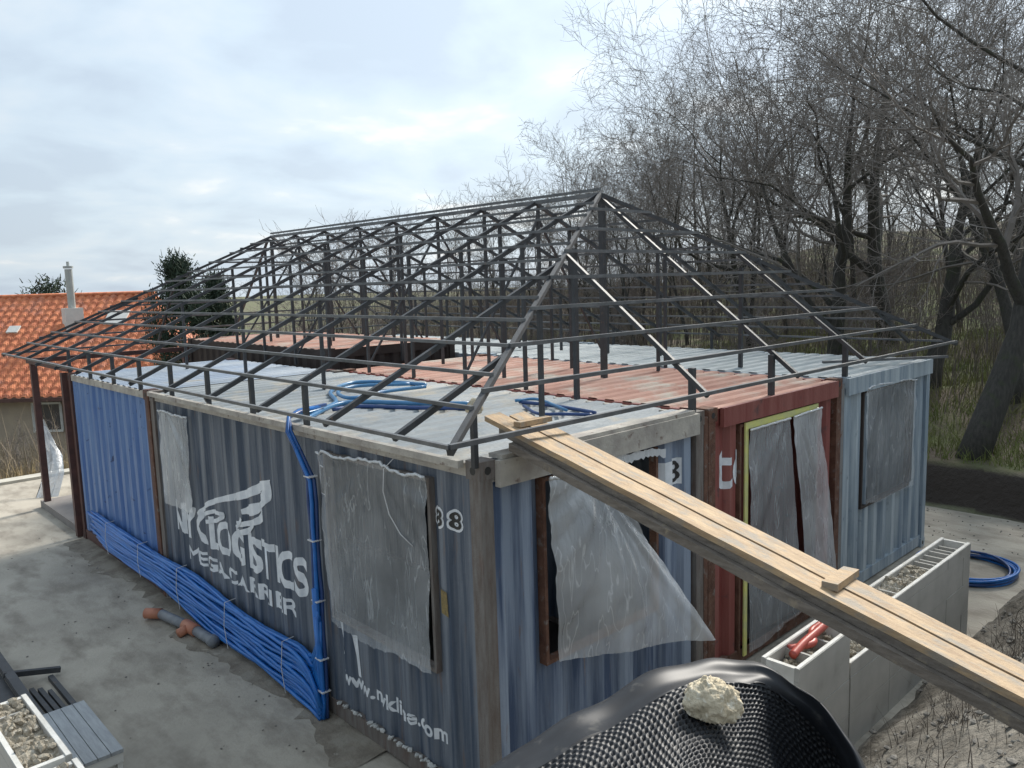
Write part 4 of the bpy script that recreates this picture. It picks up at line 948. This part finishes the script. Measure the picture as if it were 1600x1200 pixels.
# evergreens
def pine(seed, Ht, Rw, n=5200, round_=1.3):
    g = np.random.default_rng(seed); T = MB(); T.tube([(0, 0, 0), (.03, .02, Ht*.5), (0, .05, Ht*.95)], [.12, .08, .02], 8); V = []; F = []
    cl = []
    for i in range(80):
        z = g.uniform(.05, 1)*Ht; rm = Rw*(1-(z/Ht)**round_)**.7+.05; a = g.uniform(0, 2*PI); r = rm*math.sqrt(g.uniform(.2, 1)); cl.append((r*math.cos(a), r*math.sin(a), z))
        T.tube([(0, 0, max(.1, z-.3)), (r*math.cos(a)*.9, r*math.sin(a)*.9, z)], [.02, .006], 4)
    per = n//len(cl); cs = .34
    for c in cl:
        for j in range(per):
            p = np.array(c)+g.normal(0, cs*.5, 3)*np.array([1, 1, .7]); d = g.normal(0, 1, 3)+np.array([0, 0, .6]); d /= np.linalg.norm(d); q = np.cross(d, g.normal(0, 1, 3)); q /= np.linalg.norm(q)
            o = len(V); L = g.uniform(.08, .18); V += [p-q*.016, p+q*.016, p+d*L+q*.006, p+d*L-q*.006]; F.append((o, o+1, o+2, o+3))
    mt = bpy.data.meshes.new('trunk'); mt.from_pydata(T.v, [], T.f); mt.materials.append(M['bark'])
    mc = bpy.data.meshes.new('crown'); mc.from_pydata([tuple(v) for v in V], [], F); mc.materials.append(M['needle']); return mt, mc
pn = [pine(61, 4.6, 1.25, 16000, 2.0), pine(62, 3.0, .75, 5000, 1.6)]
q_ = at(288, 560, 26.5); sc = ytop_scale(26.5, 288, 403, 4.75, q_[0], q_[1])*.74; put_tree(pn[0], q_[0], q_[1], sc, 0, 'round dark pine between the orange roof and the steel frame', 'pines', 'pine_tree', 1/.74, 0)
q_ = at(345, 560, 28.5); sc = ytop_scale(28.5, 345, 430, 4.75, q_[0], q_[1])*.66; put_tree(pn[0], q_[0], q_[1], sc, 2.2, 'smaller dark pine partly behind the steel frame at its left', 'pines', 'pine_tree', 1/.66, 0)
q_ = at(76, 480, 42); put_tree(pn[1], q_[0], q_[1], ytop_scale(42, 76, 446, 3.0, q_[0], q_[1]), 1, 'tiny dark pine top showing above the orange roof ridge', 'pines', 'pine_tree', sink=0)

# ------------------------------------------------------------------ house
U = np.array([.729, -.685]); NV_ = np.array([-.685, -.729]); O = at(0, 467, 30.)
house = thing('house', 'house with orange clay tile roof and beige walls at far left', 'house', (O[0], O[1], -2.6))
def hp(u, v, z): p = O[:2]+U*u+NV_*v; return (p[0], p[1], z)
ZR, ZE, DV = 3.75, .42, 4.3
UE = 5.85   # ridge end
def tiles(mb, ua, ub, hip):
    nu = int((ub-ua)/.05); rows_ = 17; nv = rows_*3
    vs = []
    for j in range(nv+1):
        f = j/nv; row = j//3; sub = j % 3
        for i in range(nu+1):
            ue = ub+(f*DV*hip if hip else 0); u = ua+(ue-ua)*i/nu
            z = ZR+(ZE-ZR)*f+.085*abs(math.sin(PI*u/.30))**.8+(.03 if sub == 2 else (.015 if sub == 1 else 0))
            vs.append(hp(u, DV*f, z))
    mb.add(vs, [(j*(nu+1)+i, j*(nu+1)+i+1, (j+1)*(nu+1)+i+1, (j+1)*(nu+1)+i) for j in range(nv) for i in range(nu)])
mb = MB(); tiles(mb, -9, UE, .62)
# hip end and back slope
mb.add([hp(UE, 0, ZR), hp(UE+DV*.62, DV, ZE), hp(UE+DV*.62, -DV, ZE)], [(0, 1, 2)])
mb.add([hp(-9, 0, ZR), hp(UE, 0, ZR), hp(UE+DV*.62, -DV, ZE), hp(-9, -DV, ZE)], [(0, 1, 2, 3)])
rf = part(mb, 'roof', 'tile', house)
mb = MB(); mb.tube([hp(-9, 0, ZR+.03), hp(UE, 0, ZR+.03)], .10, 8); mb.tube([hp(UE, 0, ZR+.03), hp(UE+DV*.62, DV, ZE+.05)], .10, 8); part(mb, 'ridge_tiles', 'tile', house, True)
mb = MB()
ww = DV-.45; ue = UE+DV*.62-.45
mb.add([hp(-9, ww, -2.7), hp(ue, ww, -2.7), hp(ue, ww, ZE+.28), hp(-9, ww, ZE+.28)], [(0, 1, 2, 3)]); mb.add([hp(ue, ww, -2.7), hp(ue, -ww, -2.7), hp(ue, -ww, ZE+.28), hp(ue, ww, ZE+.28)], [(0, 1, 2, 3)])
mb.add([hp(-9, -ww, -2.7), hp(ue, -ww, -2.7), hp(ue, -ww, ZE+.28), hp(-9, -ww, ZE+.28)], [(3, 2, 1, 0)]); mb.add([hp(-9, ww, -2.7), hp(-9, -ww, -2.7), hp(-9, -ww, ZE+.28), hp(-9, ww, ZE+.28)], [(3, 2, 1, 0)])
part(mb, 'wall', 'plaster', house)
mb = MB(); mb.bar(hp(-9, DV+.02, ZE-.02), hp(UE+DV*.62, DV+.02, ZE-.02), .12, .12); part(mb, 'gutter', 'brownsteel', house)
for u0 in (-1.5, 3.2):
    mb = MB(); mb.bar(hp(u0, ww+.03, -.25), hp(u0+.9, ww+.03, -.25), .06, .85); wn = part(mb, 'window', 'glass', house)
    mb = MB()
    for a, b in (((u0-.05, -.72), (u0+.95, -.72)), ((u0-.05, .22), (u0+.95, .22)), ((u0-.02, -.7), (u0-.02, .2)), ((u0+.92, -.7), (u0+.92, .2))):
        mb.bar(hp(a[0], ww+.07, a[1]), hp(b[0], ww+.07, b[1]), .05, .07)
    lx, ly, lz = house.location; mb.v = [(x-lx, y-ly, z-lz) for x, y, z in mb.v]; mb.build('window_frame', 'whitepaint', wn)
def roofz(v): return ZR+(ZE-ZR)*v/DV
def house_at(px, py):   # point on the front slope under a line of sight
    a = np.array(hp(0, 0, ZR)); b = np.array(hp(1, 0, ZR)); c = np.array(hp(0, DV, ZE)); n = np.cross(b-a, c-a); d = ray(px, py); return CAM+d*((n @ (a-CAM))/(n @ d))
pc = house_at(115, 505); hd = np.linalg.norm(pc-CAM)
mb = MB(); mb.box(pc[0]-.30, pc[0]+.30, pc[1]-.25, pc[1]+.25, pc[2]-.3, pc[2]+.55); ch = part(mb, 'chimney', 'whitepaint', house)
mb = MB(); mb.tube([pc+(0, 0, .5), pc+(0, 0, 1.95)], .13, 12); mb.tube([pc+(0, 0, 1.98), pc+(0, 0, 2.06)], .17, 12); mb.tube([pc+(0, 0, 2.06), pc+(0, 0, 2.22)], .05, 8)
lx, ly, lz = house.location; mb.v = [(x-lx, y-ly, z-lz) for x, y, z in mb.v]; mb.build('flue', 'flue', ch)
for nm, px, py, w_, l_, m_ in (('skylight', 183, 500, .75, .75, 'whitepaint'), ('roof_hatch', 22, 519, .4, .35, 'whitepaint')):
    pc = house_at(px, py); sl_ = np.array(hp(0, 1, 0))-np.array(hp(0, 0, 0)); sl_[2] = (ZE-ZR)/DV; sl_ /= np.linalg.norm(sl_)
    mb = MB(); mb.bar(pc-sl_*l_/2+(0, 0, .08), pc+sl_*l_/2+(0, 0, .08), w_, .10); f_ = part(mb, nm, m_, house)
